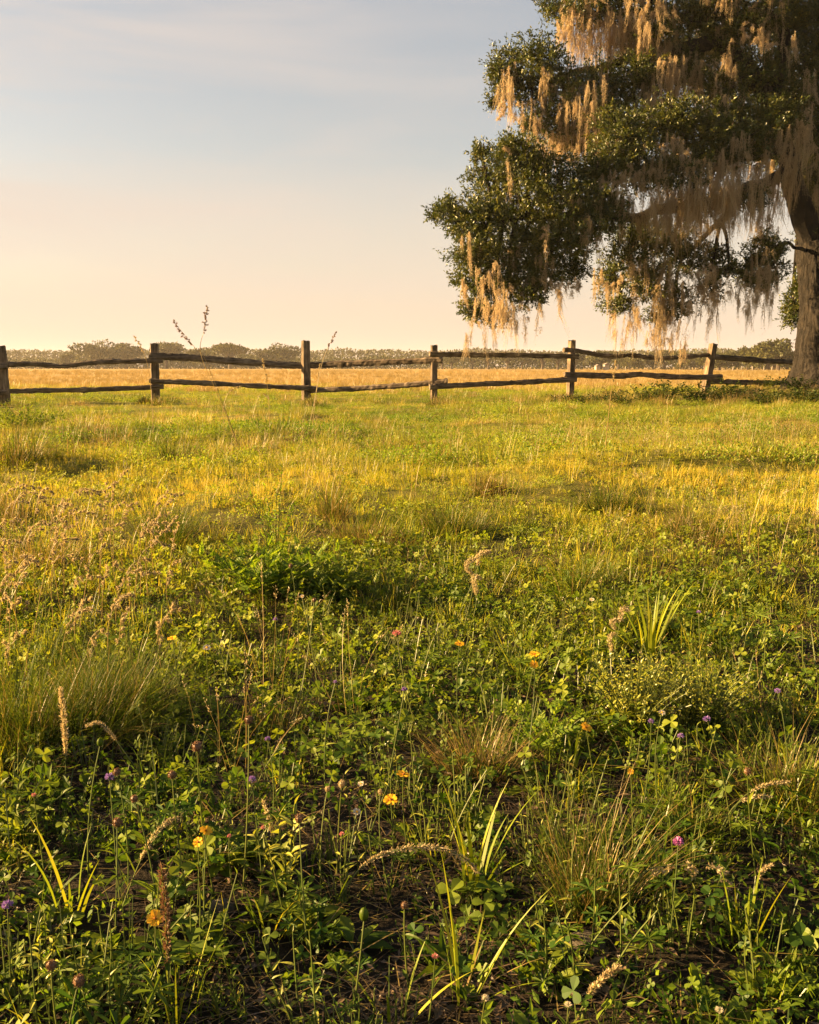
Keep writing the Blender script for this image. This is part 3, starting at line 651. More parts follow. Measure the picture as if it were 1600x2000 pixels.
    def bough(path, rad, blobs, hanks, label=None, dens=1.0, mp_=.5, hk=1.0):
        limb = smooth_path([oakp(*p) for p in path], 7); n = len(limb)
        limb = limb + np.stack([0 * np.arange(n), .10 * (vnoise(np.arange(n) * .4, np.zeros(n), 77) - .5), .16 * (vnoise(np.arange(n) * .35, np.ones(n) * path[0][0], 78) - .5)], 1) * np.clip(np.arange(n) / 6., 0, 1)[:, None]
        mb = MB(); tube(mb, limb, np.interp(np.linspace(0, 1, n), np.linspace(0, 1, len(rad)), rad), 10, rough=.06)
        mbL, mbM = MB(), MB()
        foliage(mbL, mb, blobs, limb, 0, dens)
        b = obj('bough', mb, M['bark'], root)
        if label: b['label'] = label
        obj('foliage', mbL, M['oak'], b)
        hanks = [(x, y + 12 * (1 - hk), l_ * (.5 + .5 * hk), w_ * hk) for x, y, l_, w_ in hanks] + [(x + U(-.6, .6) * rx, y + U(.3, .95) * ry, U(30, 95), U(5, 22)) for x, y, rx, ry, *_ in blobs for _k in range(3) if hanks and U(0, 1) < mp_ and rx > 24]
        if hanks: moss(mbM, hanks, limb); obj('moss', mbM, M['moss'], b)
    bough([(1548, 340, -.4), (1500, 352, -.7), (1440, 380, -1.1), (1380, 402, -1.5), (1290, 415, -1.9), (1210, 425, -2.1), (1110, 418, -2.3), (1010, 425, -2.4), (930, 445, -2.5)],
          [.17, .15, .14, .13, .12, .1, .07, .045, .025],
          [(1015, 312, 60, 42), (965, 355, 55, 45), (1060, 345, 60, 50), (872, 405, 28, 20), (895, 432, 32, 28), (945, 420, 55, 50), (1030, 420, 75, 55), (1110, 395, 62, 55), (1150, 360, 50, 45),
           (930, 490, 55, 45), (1010, 500, 70, 50), (1090, 475, 70, 45), (1140, 450, 40, 40), (930, 545, 40, 35), (990, 560, 55, 35), (1060, 535, 50, 35), (1120, 530, 32, 25), (925, 600, 32, 25), (965, 615, 40, 22), (1040, 578, 32, 20), (1190, 420, 45, 40),
           (940, 300, 22, 18), (1000, 285, 25, 15), (850, 420, 16, 14)],
          [(912, 540, 65, 12), (950, 520, 95, 26), (940, 590, 75, 14), (965, 585, 110, 18), (985, 560, 85, 20), (1005, 570, 90, 14), (1035, 540, 60, 20), (1055, 590, 80, 10), (1094, 545, 95, 8), (1025, 600, 55, 10), (935, 480, 45, 25), (1060, 500, 60, 22), (1075, 265, 85, 10), (918, 600, 75, 8),
           (1165, 430, 110, 12), (1215, 375, 75, 16), (1000, 480, 50, 16), (1148, 430, 60, 8)], 'long low bough reaching far left', mp_=.10, hk=.8)
    bough([(1440, 380, -1.1), (1400, 440, -.9), (1345, 495, -.8), (1260, 535, -.7), (1200, 560, -.7)], [.08, .065, .05, .035, .02],
          [(1225, 490, 48, 42), (1195, 545, 35, 35), (1270, 550, 52, 42), (1340, 500, 55, 42), (1300, 470, 45, 35), (1210, 595, 32, 18), (1320, 590, 42, 30), (1290, 618, 28, 18), (1420, 395, 40, 24), (1470, 385, 34, 22), (1350, 410, 36, 22), (1395, 510, 36, 32), (1385, 560, 26, 22), (1250, 450, 40, 35), (1425, 525, 16, 14)],
          [(1180, 535, 75, 14), (1195, 560, 80, 12), (1215, 540, 70, 22), (1240, 560, 95, 14), (1260, 480, 110, 26), (1280, 590, 85, 10), (1290, 510, 100, 24), (1312, 560, 85, 12), (1325, 520, 90, 18), (1345, 530, 85, 12), (1370, 530, 80, 12), (1386, 520, 70, 8), (1245, 600, 65, 8), (1300, 580, 70, 10)], 'drooping bough under the moss curtain')
    bough([(1588, 470, 0), (1556, 380, -.3), (1532, 300, -.5), (1470, 300, -1), (1390, 310, -1.5), (1300, 318, -1.9), (1220, 330, -2.1)], [.34, .28, .24, .16, .12, .09, .04],
          [(1290, 255, 80, 42), (1370, 270, 75, 45), (1230, 290, 55, 42), (1440, 285, 60, 42), (1250, 345, 60, 32), (1320, 335, 70, 36), (1180, 320, 42, 40), (1395, 325, 50, 28), (1480, 250, 50, 45), (1330, 225, 60, 35), (1420, 230, 60, 40), (1210, 250, 50, 40), (1520, 230, 50, 40)],
          [(1330, 340, 110, 34), (1370, 320, 185, 34), (1290, 375, 90, 36), (1250, 385, 65, 26), (1345, 380, 100, 26), (1385, 350, 120, 24), (1310, 390, 70, 26), (1410, 345, 95, 26), (1440, 350, 95, 24), (1465, 350, 105, 24), (1490, 355, 85, 18), (1520, 265, 115, 40), (1505, 350, 90, 16), (1420, 380, 70, 20), (1540, 300, 100, 22), (1565, 240, 70, 14), (1585, 225, 75, 12), (1430, 330, 130, 34), (1475, 330, 130, 34), (1510, 320, 120, 30), (1390, 320, 150, 36), (1350, 335, 150, 34), (1550, 250, 110, 30), (1230, 350, 90, 24)], 'mid bough carrying the thick moss curtain')
    bough([(1532, 300, -.5), (1505, 200, -.3), (1425, 95, 0), (1340, 95, .1), (1260, 106, .2), (1200, 125, .1), (1100, 150, -.1), (1010, 155, -.3)], [.25, .22, .19, .16, .14, .1, .06, .03],
          [(985, 175, 26, 36), (1000, 120, 45, 32), (1060, 110, 50, 38), (1040, 175, 48, 40), (1070, 235, 46, 36), (1110, 175, 55, 45), (1120, 250, 50, 40), (1170, 230, 50, 45), (1180, 165, 55, 45), (1240, 195, 55, 40), (1040, 245, 24, 18), (970, 145, 20, 20), (1095, 285, 40, 26), (1150, 290, 40, 28), (1300, 160, 60, 40), (965, 200, 14, 14), (1250, 140, 50, 34)],
          [(1135, 155, 125, 20), (1150, 160, 130, 22), (1168, 150, 100, 18), (1112, 170, 60, 14), (1095, 240, 100, 10), (1062, 275, 80, 12), (1130, 270, 55, 10), (1160, 265, 60, 8), (1022, 225, 35, 8), (1268, 140, 90, 12), (1300, 125, 75, 16), (1322, 115, 70, 14), (1355, 105, 60, 14), (1395, 105, 100, 12), (1415, 140, 60, 10), (1185, 150, 70, 14), (1240, 150, 60, 14), (1080, 255, 55, 12), (1048, 190, 50, 12), (1205, 250, 55, 12), (1140, 150, 150, 30), (1175, 155, 130, 26), (1115, 165, 90, 20), (1290, 130, 110, 22), (1335, 110, 100, 22), (1090, 235, 110, 16)], 'upper limb arching left with moss')
    bough([(1505, 200, -.3), (1530, 70, 0), (1470, 25, .3), (1400, 32, .5), (1320, 36, .6), (1200, 20, .8), (1110, 15, .8)], [.18, .16, .13, .11, .09, .06, .03],
          [(1085, 15, 34, 28), (1130, 30, 45, 32), (1190, 20, 55, 35), (1260, 10, 60, 35), (1340, 30, 55, 35), (1400, 80, 55, 40), (1450, 60, 55, 40), (1400, 5, 60, 35), (1480, 140, 55, 45), (1500, 30, 60, 45), (1290, 70, 50, 30), (1150, -40, 60, 40), (1280, -50, 70, 40), (1400, -60, 70, 45), (1230, 70, 42, 30), (1350, 130, 60, 38), (1420, 170, 60, 40)],
          [(1115, 20, 75, 16), (1135, 25, 95, 24), (1160, 30, 90, 26), (1185, 35, 85, 26), (1210, 30, 90, 26), (1235, 35, 95, 24), (1260, 40, 75, 22), (1282, 50, 70, 16), (1120, -20, 70, 20), (1320, 50, 60, 14), (1475, -5, 60, 14), (1200, 10, 110, 36), (1240, 5, 110, 36), (1160, 5, 115, 34), (1280, 15, 95, 30), (1520, 40, 80, 18), (1340, 90, 95, 24), (1390, 100, 110, 22), (1300, 60, 85, 22), (1450, 120, 80, 18)], 'topmost visible limb draped with moss')
    bough([(1600, 480, 0), (1645, 350, .3), (1690, 190, .5), (1690, 30, .4), (1650, -150, .2), (1560, -260, 0)], [.40, .33, .26, .2, .13, .05],
          [(1560, 110, 65, 60), (1590, 190, 60, 50), (1540, 190, 60, 45), (1600, 40, 60, 55), (1550, 20, 60, 45), (1560, 250, 50, 40), (1610, 270, 55, 45), (1640, 120, 80, 70), (1700, 200, 80, 70), (1720, 60, 90, 70), (1600, -80, 90, 60), (1480, -80, 80, 50), (1700, -120, 100, 70), (1560, -220, 110, 60), (1420, -180, 100, 60), (1660, 330, 60, 50), (1300, -140, 80, 50), (1600, 350, 40, 40), (1800, 0, 90, 80)],
          [(1580, 245, 50, 12), (1590, 290, 55, 12), (1550, 150, 60, 14), (1620, 320, 70, 18), (1460, 180, 60, 12)], 'leaning leader rising right of the fork', .9)
    bough([(1585, 500, -.2), (1545, 478, -.5), (1505, 492, -.8), (1458, 530, -.9)], [.05, .04, .03, .015],
          [(1492, 478, 30, 22), (1475, 510, 32, 24), (1505, 525, 34, 26), (1450, 535, 30, 20), (1480, 548, 30, 16), (1515, 490, 22, 22)],
          [(1490, 500, 75, 10), (1470, 540, 60, 10), (1446, 550, 48, 9), (1502, 500, 85, 12), (1520, 480, 70, 12), (1480, 460, 60, 12), (1510, 420, 60, 12)], 'thin low branch beside the trunk')
    bough([(1600, 640, .7), (1575, 620, 1.0), (1548, 600, 1.2)], [.04, .03, .015],
          [(1590, 430, 34, 40, -1.0), (1572, 345, 34, 40, -1.1), (1600, 480, 20, 26, -1.1), (1548, 590, 20, 24), (1560, 555, 18, 22), (1550, 625, 22, 16), (1575, 590, 24, 30), (1538, 605, 12, 10)], [], 'leafy shoots growing from the trunk')
    # the rest of the crown, right of and beyond the picture
    bough([(1600, 480, .2), (1720, 430, .6), (1860, 420, 1.0), (2050, 440, 1.2)], [.3, .22, .14, .05],
          [(1750, 400, 90, 60), (1850, 380, 100, 70), (1950, 400, 100, 70), (2060, 430, 90, 60), (1900, 300, 110, 70), (1780, 280, 100, 70), (2000, 320, 90, 60), (1900, 480, 80, 50), (1830, 180, 110, 80), (1950, 200, 100, 70)],
          [(1760, 430, 110, 30), (1860, 430, 120, 30), (1960, 440, 110, 26), (2050, 460, 90, 20)], 'right hand bough beyond the picture edge', .7)
    bough([(1600, 470, .4), (1580, 330, 2.2), (1530, 200, 3.6), (1450, 120, 4.6), (1340, 90, 5.2)], [.3, .24, .18, .12, .05],
          [(1560, 300, 80, 60, 0), (1500, 230, 90, 65, 0), (1430, 160, 90, 65, .3), (1350, 110, 90, 60, 0), (1260, 90, 70, 50, 0), (1480, 60, 100, 60, .5), (1580, 160, 90, 70, 0), (1380, 10, 90, 50, 0), (1660, 250, 90, 70, 0)], [(1500, 290, 80, 26), (1420, 220, 80, 26)], 'back bough behind the crown', .7)
build_oak()

# ------------------------------------------------------------------ far trees, sheds, added shade tree
def tree_mesh(h, w, nbl, faces, fs, umb=False, seed=0, trunk_h=.3, low=False):
    mbT, mbL = MB(), MB()
    th = h * trunk_h; tube(mbT, np.array([[0, 0, -.5], [0, 0, th * .6], [U(-.2, .2) * w * .1, 0, h * .6]]), [w * .05, w * .04, w * .02], 6)
    for k in range(nbl):
        a = k * 2.4 + U(0, 1); q = w * .36 * math.sqrt((k + .3) / nbl)
        zc = h * (U(.62, .8) - .10 * q / w if umb else U(.28 if low else .4, .8) - .25 * (q / w))
        c = np.array([q * math.cos(a), q * math.sin(a), zc]); ax = np.array([w * U(.16, .24), w * U(.16, .24), h * (U(.09, .14) if umb else U(.14, .24))])
        tube(mbT, np.array([[0, 0, th * .8], c * [.5, .5, 1] - [0, 0, .1 * h], c]), [w * .02, w * .012, w * .005], 4, cap=False)
        n = faces // nbl; d = rand_dirs(n); r = U(.35, 1, n) ** .45 * (1 + .25 * np.sin(d[:, 0] * 6 + k) * np.sin(d[:, 2] * 5 + seed)) * U(.85, 1.15, n)
        P = c + d * ax * r[:, None]
        kites(mbL, P, rand_dirs(n) + d * .6, rand_dirs(n) + [0, 0, .6], U(.6, 1.3, n) * fs, U(.5, .9, n) * fs, np.clip(U(.15, .9) + rng.normal(0, .2, n), 0, 1))
    return mbT, mbL
def build_far():
    protos = []
    for i, (h, w, nb, um) in enumerate([(8.6, 14, 9, False), (9.5, 13, 9, True), (8, 11, 7, False), (9.5, 9, 8, False), (7, 14, 9, False), (9, 15, 10, True)]):
        mbT, mbL = tree_mesh(h, w, nb, 3200, .66, um, i, .32)
        r = thing('far_tree', 'tree', 'tree', (0, 0, 0)); obj('trunk', mbT, M['twig'], r); obj('crown', mbL, M['far'], r)
        protos.append([r, False, h])
    def put(i, px, Y, toppy, label, group=None):
        r, used, h = protos[i]
        p = at_depth(px, 720, Y); p[2] = 0
        top = at_depth(px, toppy, Y)[2]; s = top / (h * .88)
        if not used:
            r.location = p; r.scale = (s,) * 3; r.rotation_euler.z = U(0, 6); r['label'] = label
            if group: r['group'] = group
            protos[i][1] = True
        else: dup(r, p, U(0, 6), s, label, group)
    g = 'trees of the far treeline'
    for i, px, Y, ty, lab in [
        (0, 190, 330, 668, 'broadest hazy tree left of the first upright post'),
        (2, 247, 340, 675, 'rounded hazy tree just left of the first upright post'),
        (1, 325, 330, 670, 'flat-topped tree above the rail right of the first upright post'),
        (5, 450, 320, 672, 'umbrella-shaped far tree midway between two posts'),
        (2, 396, 340, 683, 'small far tree under the tall forked grass stalk'),
        (0, 548, 320, 674, 'bushy far tree just left of the tallest fence post'),
        (3, 132, 340, 689, 'low hazy tree at the left end of the treeline'),
        (4, 490, 350, 690, 'small pale far tree right of the umbrella-shaped tree'),
        (0, 1500, 190, 672, 'tall dark tree left of the oak trunk'),
        (3, 1460, 200, 678, 'second dark tree left of the oak trunk'),
        (2, 1520, 175, 668, 'dark tree half hidden by the oak trunk'),
        (4, 1405, 210, 688, 'rounded dark tree above the leaning fence post'),
        (1, 1180, 260, 686, 'flat-topped dark tree right of the tall right-hand post'),
        (2, 1325, 190, 712, 'low bright green bush at the foot of the right treeline'),
        (4, 735, 330, 693, 'small far tree under the middle of the sloping rail'),
    ]: put(i, px, Y, ty, lab, g)
    # unremarkable trees: left and middle are hazy, right are darker and nearer
    for px in np.arange(-120, 860, 42):
        put(int(rng.integers(0, 6)), px + U(-14, 14), U(360, 430), U(694, 706), 'small hazy tree merging into the pale left half of the treeline', 'hazy trees of the left treeline')
    for px in np.arange(860, 1760, 34):
        k = np.clip((px - 860) / 700., 0, 1)
        put(int(rng.integers(0, 6)), px + U(-12, 12), U(285, 320) - 90 * k, U(691, 697) - 8 * k, 'dark rounded tree merging into the right half of the treeline', 'dark trees of the right treeline')
    # the wood behind reads as one mass
    mb = MB(); n = 60000
    x = U(-420, 420, n); y = 470 + 60 * U(0, 1, n) ** 2; hh = 6.5 + 4 * fbm(x * .06, y * .02, 91); z = hh * U(0, 1, n) ** .6
    kites(mb, np.stack([x, y, z], 1), rand_dirs(n), rand_dirs(n), U(.7, 1.5, n), U(.6, 1.2, n), U(.2, .8, n))
    tag(obj('far_wood', mb, M['far']), 'continuous hazy band of woodland along the horizon', 'woodland', kind='stuff')
    # brushy edge under the trees
    mb = MB(); n = 60000; x = U(-200, 200, n); k = np.clip((x + 10) / 120., 0, 1); y = 345 - 110 * k + U(-8, 8, n); z = U(0, 1, n) ** .8 * (2.2 + 2.6 * fbm(x * .15, y * .1, 92))
    kites(mb, np.stack([x, y, z], 1), rand_dirs(n), rand_dirs(n), U(.3, .75, n), U(.25, .6, n), U(.2, 1, n))
    tag(obj('far_brush', mb, M['far']), 'low brush along the foot of the far trees', 'brush', kind='stuff')
    # two small pale sheds
    for px, w, h, lab in ((1167, .9, .9, 'left of two tiny pale sheds at the far edge of the field'), (1184, 1.0, 1.2, 'right of two tiny pale sheds at the far edge of the field')):
        p = at_depth(px, 721, 215); p[2] = 0; t = thing('pale_shed', lab, 'shed', p, 'tiny sheds under the treeline')
        mb = MB(); v = np.array([[-w / 2, -1, 0], [w / 2, -1, 0], [w / 2, 1, 0], [-w / 2, 1, 0], [-w / 2, -1, h], [w / 2, -1, h], [w / 2, 1, h], [-w / 2, 1, h]]) + p
        mb.add(v, [[0, 1, 5, 4], [1, 2, 6, 5], [2, 3, 7, 6], [3, 0, 4, 7]]); obj('wall', mb, M['shed'], t)
        mb = MB(); e = .15; v = np.array([[-w / 2 - e, -1.2, h], [w / 2 + e, -1.2, h], [w / 2 + e, 1.2, h], [-w / 2 - e, 1.2, h], [0, -1.2, h + .4], [0, 1.2, h + .4]]) + p
        mb.add(v, [[0, 4, 5, 3], [1, 2, 5, 4]]); mb.add(v, [[0, 1, 4], [2, 3, 5]]); obj('roof', mb, M['shed_roof'], t)
    for k, px in enumerate((1205, 1222, 1432, 1448, 1470, 1492, 1508)):
        p = at_depth(px, 724, 150); p[2] = 0; mb = MB(); tube(mb, np.array([p + [0, 0, -.1], p + [0, 0, .6], p + [.03, 0, .85]]), [.06, .06, .05], 6, rough=.06)
        tag(obj('far_post', mb, M['shed'], origin=p), 'thin pale post standing far off in front of the right treeline', 'post', 'pale posts in front of the right treeline')
    # unseen tree, added left of the view only to shade the foreground
    mbT, mbL = tree_mesh(6.5, 11, 16, 5200, .30, False, 3, .18, True)
    r = thing('added_shade_tree', 'unseen tree left of the view, added to shade the nearest plants', 'tree', (0, 0, 0)); obj('trunk', mbT, M['bark'], r); obj('crown', mbL, M['oak'], r)
    r.location = (-15.5, -3.95, 0)
build_far()

# ------------------------------------------------------------------ single plants, each a thing of its own
def stem_path(b, h, bow=.12, m=8):
    b = np.asarray(b, float); h = np.asarray(h, float); ln = np.linalg.norm(h - b); a = U(0, 2 * PI)
    mid = (b + h) / 2 + np.array([math.cos(a), math.sin(a), 0]) * ln * bow * U(.3, 1)
    b = b - [0, 0, .012]
    t = np.linspace(0, 1, m)[:, None]; return (1 - t) ** 2 * b + 2 * t * (1 - t) * mid + t * t * h
def stand(px, py, h, lean=.25):
    """a plant whose top shows at this pixel, h metres over the ground"""
    top = at_ground(px, py, h); a = U(0, 2 * PI); b = top + np.array([math.cos(a), math.sin(a), 0]) * h * lean * U(.2, 1)
    b[2] = float(ground(b[0], b[1])); return b, top
def make_stem(t, b, h, r=.0011, leaves=3, mat='stem'):
    mb = MB(); P = stem_path(b, h); tube(mb, P, np.linspace(r * 1.2, r * .75, len(P)), 5, U(.2, .8), smooth_ok)
    if leaves:
        f = rng.choice(np.arange(1, len(P) - 2), leaves); a = U(0, 6.28, leaves); e = U(.2, .9, leaves)
        leafs(mb, P[f], np.stack([np.cos(a) * np.cos(e), np.sin(a) * np.cos(e), np.sin(e)], 1), np.array([0, 0, 1.]) + rng.normal(0, .2, (leaves, 3)), U(.015, .035, leaves), U(.003, .007, leaves), P_LANCE, .3, .2, mi=1)
    obj('stem', mb, [M[mat], M['herb']], t); return P
smooth_ok = 0
def frame_of(nrm):
    nrm = unit(nrm); x = unit(np.cross(nrm, [.31, .2, .93])); return x, np.cross(nrm, x), nrm
def open_flower(px, py, h, dia, label, face=(0, -.5, .8), petals='yellow', disc='orange', n=8, cat='flower', kind='yellow_flower', discr=.2, cup=.25):
    dia *= .72; b, top = stand(px, py, h); t = thing(kind, label, cat, b)
    make_stem(t, b, top)
    x, y, nr = frame_of(np.array(face) + rng.normal(0, .12, 3)); mb = MB()
    for k in range(n):
        an = k * 2 * PI / n + U(-.1, .1); d = x * math.cos(an) + y * math.sin(an)
        leafs(mb, top + d * dia * .07, d + nr * (cup + U(-.12, .12)), nr, dia * .43 * U(.9, 1.05), dia * 2.6 / n * U(.9, 1.1), P_PETAL, .12, .10)
    obj('petals', mb, M[petals], t)
    mb = MB(); ball(mb, top + nr * dia * .04, dia * discr * .5, 5, 8, .8, lump=.08)
    m = 26; d = rand_dirs(m); d = d * np.sign((d @ nr))[:, None]
    kites(mb, top + nr * dia * .04 + d * dia * discr * .45, d, rand_dirs(m), dia * .05, dia * .03)
    obj('disc', mb, M[disc], t)
def tuft_flower(px, py, h, dia, label, mat='purple', kind='purple_flower', cat='flower', n=110, flat=.85, ray=.55):
    """round clover-like head of many narrow florets"""
    dia *= .66; b, top = stand(px, py, h); t = thing(kind, label, cat, b); make_stem(t, b, top, .0010, 4)
    mb = MB(); d = rand_dirs(n); d[:, 2] = np.abs(d[:, 2]) * 1.1 - .25; d = unit(d)
    leafs(mb, top + d * dia * .5 * (1 - ray) * [1, 1, flat], d * [1, 1, flat] + rng.normal(0, .12, (n, 3)), rand_dirs(n), dia * .5 * ray * U(.75, 1.15, n), dia * .085, [.5, .9, 1, .6], .05, .3)
    obj('florets', mb, M[mat], t)
    mb = MB(); m = 9; a = np.arange(m) * 2 * PI / m; dd = np.stack([np.cos(a), np.sin(a), 0 * a + .5], 1)
    ball(mb, top - [0, 0, dia * .12], dia * .22, 5, 8); leafs(mb, top - [0, 0, dia * .2], dd, [0, 0, 1.], dia * .34, dia * .12, P_LANCE, -.3, .2)
    obj('calyx', mb, M['stem'], t)
def globe(px, py, h, dia, label, mat='seed_dark', kind='seed_globe', tall=1.0):
    dia *= .75; b, top = stand(px, py, h); t = thing(kind, label, 'seed head', b); make_stem(t, b, top, .0012, 3)
    mb = MB(); ball(mb, top, dia * .40, 7, 10, tall, .5, lump=.06)
    n = 130; d = rand_dirs(n); leafs(mb, top + d * dia * .36 * [1, 1, tall], d + rng.normal(0, .35, (n, 3)) + [0, 0, .25], rand_dirs(n), dia * U(.12, .22, n), dia * .09, [.8, 1, .7, .1], .2, .3)
    obj('seed_head', mb, M[mat], t)
    mb = MB(); m = 7; a = np.arange(m) * .9; leafs(mb, top - [0, 0, dia * .42 * tall], np.stack([np.cos(a), np.sin(a), .2 + 0 * a], 1), [0, 0, 1.], dia * .4, dia * .13, P_LANCE, .4, .2)
    obj('bract', mb, M['stem'], t)
def bud(px, py, h, w, ln, label):
    b, top = stand(px, py, h); t = thing('green_bud', label, 'bud', b); make_stem(t, b, top - [0, 0, ln * .45], .0014, 2)
    mb = MB(); ball(mb, top, w * .5, 8, 12, ln / w, .3); obj('bud', mb, M['herb'], t, smooth=True)
    mb = MB(); a = np.arange(5) * 2 * PI / 5; leafs(mb, top - [0, 0, ln * .5], np.stack([np.cos(a) * .5, np.sin(a) * .5, 1 + 0 * a], 1), np.stack([np.cos(a), np.sin(a), 0 * a], 1), ln * .6, w * .5, P_LANCE, -.1, .1)
    obj('sepals', mb, M['stem'], t)
def plume(pix, hl, label, mat='seed', r=.0012, spread=.010, dens=260, sz=.008, depth=None, hs=None, side=0.0, leaf=1, kind='seed_stalk', up=.5, stem='stem'):
    """grass stalk through the pixels (first one on the ground); the last hl of it carries spikelets"""
    if not side: spread *= .44; sz *= .60; dens *= 1.15
    g = at_ground(*pix[0]); Y = g[1] if depth is None else depth
    P = [g] + [at_depth(px, py, Y + (.0 if hs is None else hs) * (i + 1)) for i, (px, py) in enumerate(pix[1:])]
    for p in P[1:]: p[2] = max(p[2], float(ground(p[0], p[1])) + .015)
    P[0] = P[0] - [0, 0, .015]; P = smooth_path(P, 8)
    t = thing(kind, label, 'grass', g)
    mb = MB(); tube(mb, P, np.linspace(r, r * .45, len(P)), 5, .6)
    if leaf:
        for _ in range(leaf):
            i = rng.integers(1, len(P) // 2); blades(mb, [P[i]], U(0, 6.28), U(.3, .8), U(.06, .12), .0025, U(.3, 1.2), 6, mi=1)
    obj('stem', mb, [M[stem], M['grass']], t)
    cum = np.concatenate([[0], np.cumsum(np.linalg.norm(np.diff(P, axis=0), axis=1))]); tot = cum[-1]
    n = int(dens * hl / .1); u = tot - hl * U(0, 1, n) ** 1.0
    pos = np.stack([np.interp(u, cum, P[:, k]) for k in range(3)], 1); T = unit(np.stack([np.interp(np.minimum(u + .004, tot), cum, P[:, k]) - np.interp(u - .004, cum, P[:, k]) for k in range(3)], 1))
    f = np.clip((tot - u) / hl, 0, 1); wid = spread * np.sin(PI * np.clip(f * .88 + .1, 0, 1)) ** .7
    mb = MB()
    if side:                                   # open panicle: short branches carrying the spikelets
        nb = max(5, int(hl / .013)); bu = np.linspace(0.04, .97, nb) * hl; ends = []
        for q in bu:
            p = np.array([np.interp(tot - q, cum, P[:, k]) for k in range(3)]); d = rand_dirs(1)[0] * .8 + T[0] * .9 - [0, 0, .25]
            ln = side * (.35 + .65 * math.sin(PI * q / hl)) * U(.5, 1.1); e = p + unit(d) * ln
            tube(mb, np.array([p, (p + e) / 2 + [0, 0, .1 * ln], e]), [.0005, .0004, .0003], 3, .5, cap=False); ends.append((p, e))
        k = rng.integers(0, nb, n); w = U(.2, 1.05, n); pos = np.array([ends[i][0] + (ends[i][1] - ends[i][0]) * q for i, q in zip(k, w)]); T = unit(np.array([ends[i][1] - ends[i][0] for i in k])); wid = .0015
    off = rand_dirs(n); pos = pos + off * (wid * U(.2, 1, n) if np.ndim(wid) else wid * U(.2, 1, n))[:, None]
    kites(mb, pos, T * up * 1.6 + off * .7 + rng.normal(0, .2, (n, 3)), rand_dirs(n), U(.7, 1.25, n) * sz, U(.28, .42, n) * sz)
    obj('seed_head', mb, M[mat], t)
def tussock(px, py, rad, h, n, label, mat='wire', w=(.0007, .0015), lean=.55, droop=1.2, dry=.13, group=None):
    n = int(n * 2.2); h *= .85; w = tuple(q * max(1, at_ground(px, py)[1] / 2.4) for q in w)
    g = at_ground(px, py); g[2] = float(ground(g[0], g[1])); t = thing('grass_tussock', label, 'grass', g, group)
    ba_ = U(0, 2 * PI); bs = np.array([math.cos(ba_), math.sin(ba_)]) * .13; nsub = 7; sub = rng.normal(0, .55, (nsub, 2)) * rad; sl = U(.5, 1.1, nsub)
    for nm, k, mt, sc_ in (('green_blades', int(n * (1 - dry)), mat, 1), ('dry_blades', int(n * dry), 'straw', .95)):
        mb = MB(); i = rng.integers(0, nsub, k); off = sub[i] + rng.normal(0, .28, (k, 2)) * rad
        base = np.concatenate([off, np.full((k, 1), -.01)], 1) + g
        v = off / rad * lean * .8 + bs + rng.normal(0, .25, (k, 2)); flat = U(0, 1, k) < .08
        blades(mb, base, np.arctan2(v[:, 1], v[:, 0]), np.where(flat, U(1, 1.4, k), np.hypot(v[:, 0], v[:, 1]).clip(0, 1.3)), U(.25, 1.1, k) * h * sc_ * sl[i], U(*w, k), U(.1, droop, k) ** 1.0, 6, U(0, .9, k))
        if k: obj(nm, mb, M[mt], t)
def broad_grass(px, py, n, h, w, label, lean=.35, rad=.02, droop=.7, mat='grass'):
    g = at_ground(px, py); t = thing('broad_bladed_grass', label, 'grass', g)
    mb = MB(); a = np.arange(n) * 2.4 + U(-.4, .4, n); k = max(2, n // 3); q = U(0, rad, n)
    base = g + np.stack([q * np.cos(a), q * np.sin(a), np.full(n, -.01)], 1)
    blades(mb, base, a, np.abs(rng.normal(.1, lean, n)).clip(0, 1.1), U(.55, 1.05, n) * h, U(.7, 1.15, n) * w, U(.15, droop, n), 9, U(.25, .75, n), prof=[.5, 1, .95, .6, .03])
    obj('blades', mb, M[mat], t)
    mb = MB(); m = max(5, n // 3); blades(mb, np.repeat([g - [0, 0, .005]], m, 0), U(0, 6.28, m), U(.8, 1.3, m), U(.4, .7, m) * h, w * .6, U(.2, .8, m), 6); obj('dry_blades', mb, M['straw'], t)
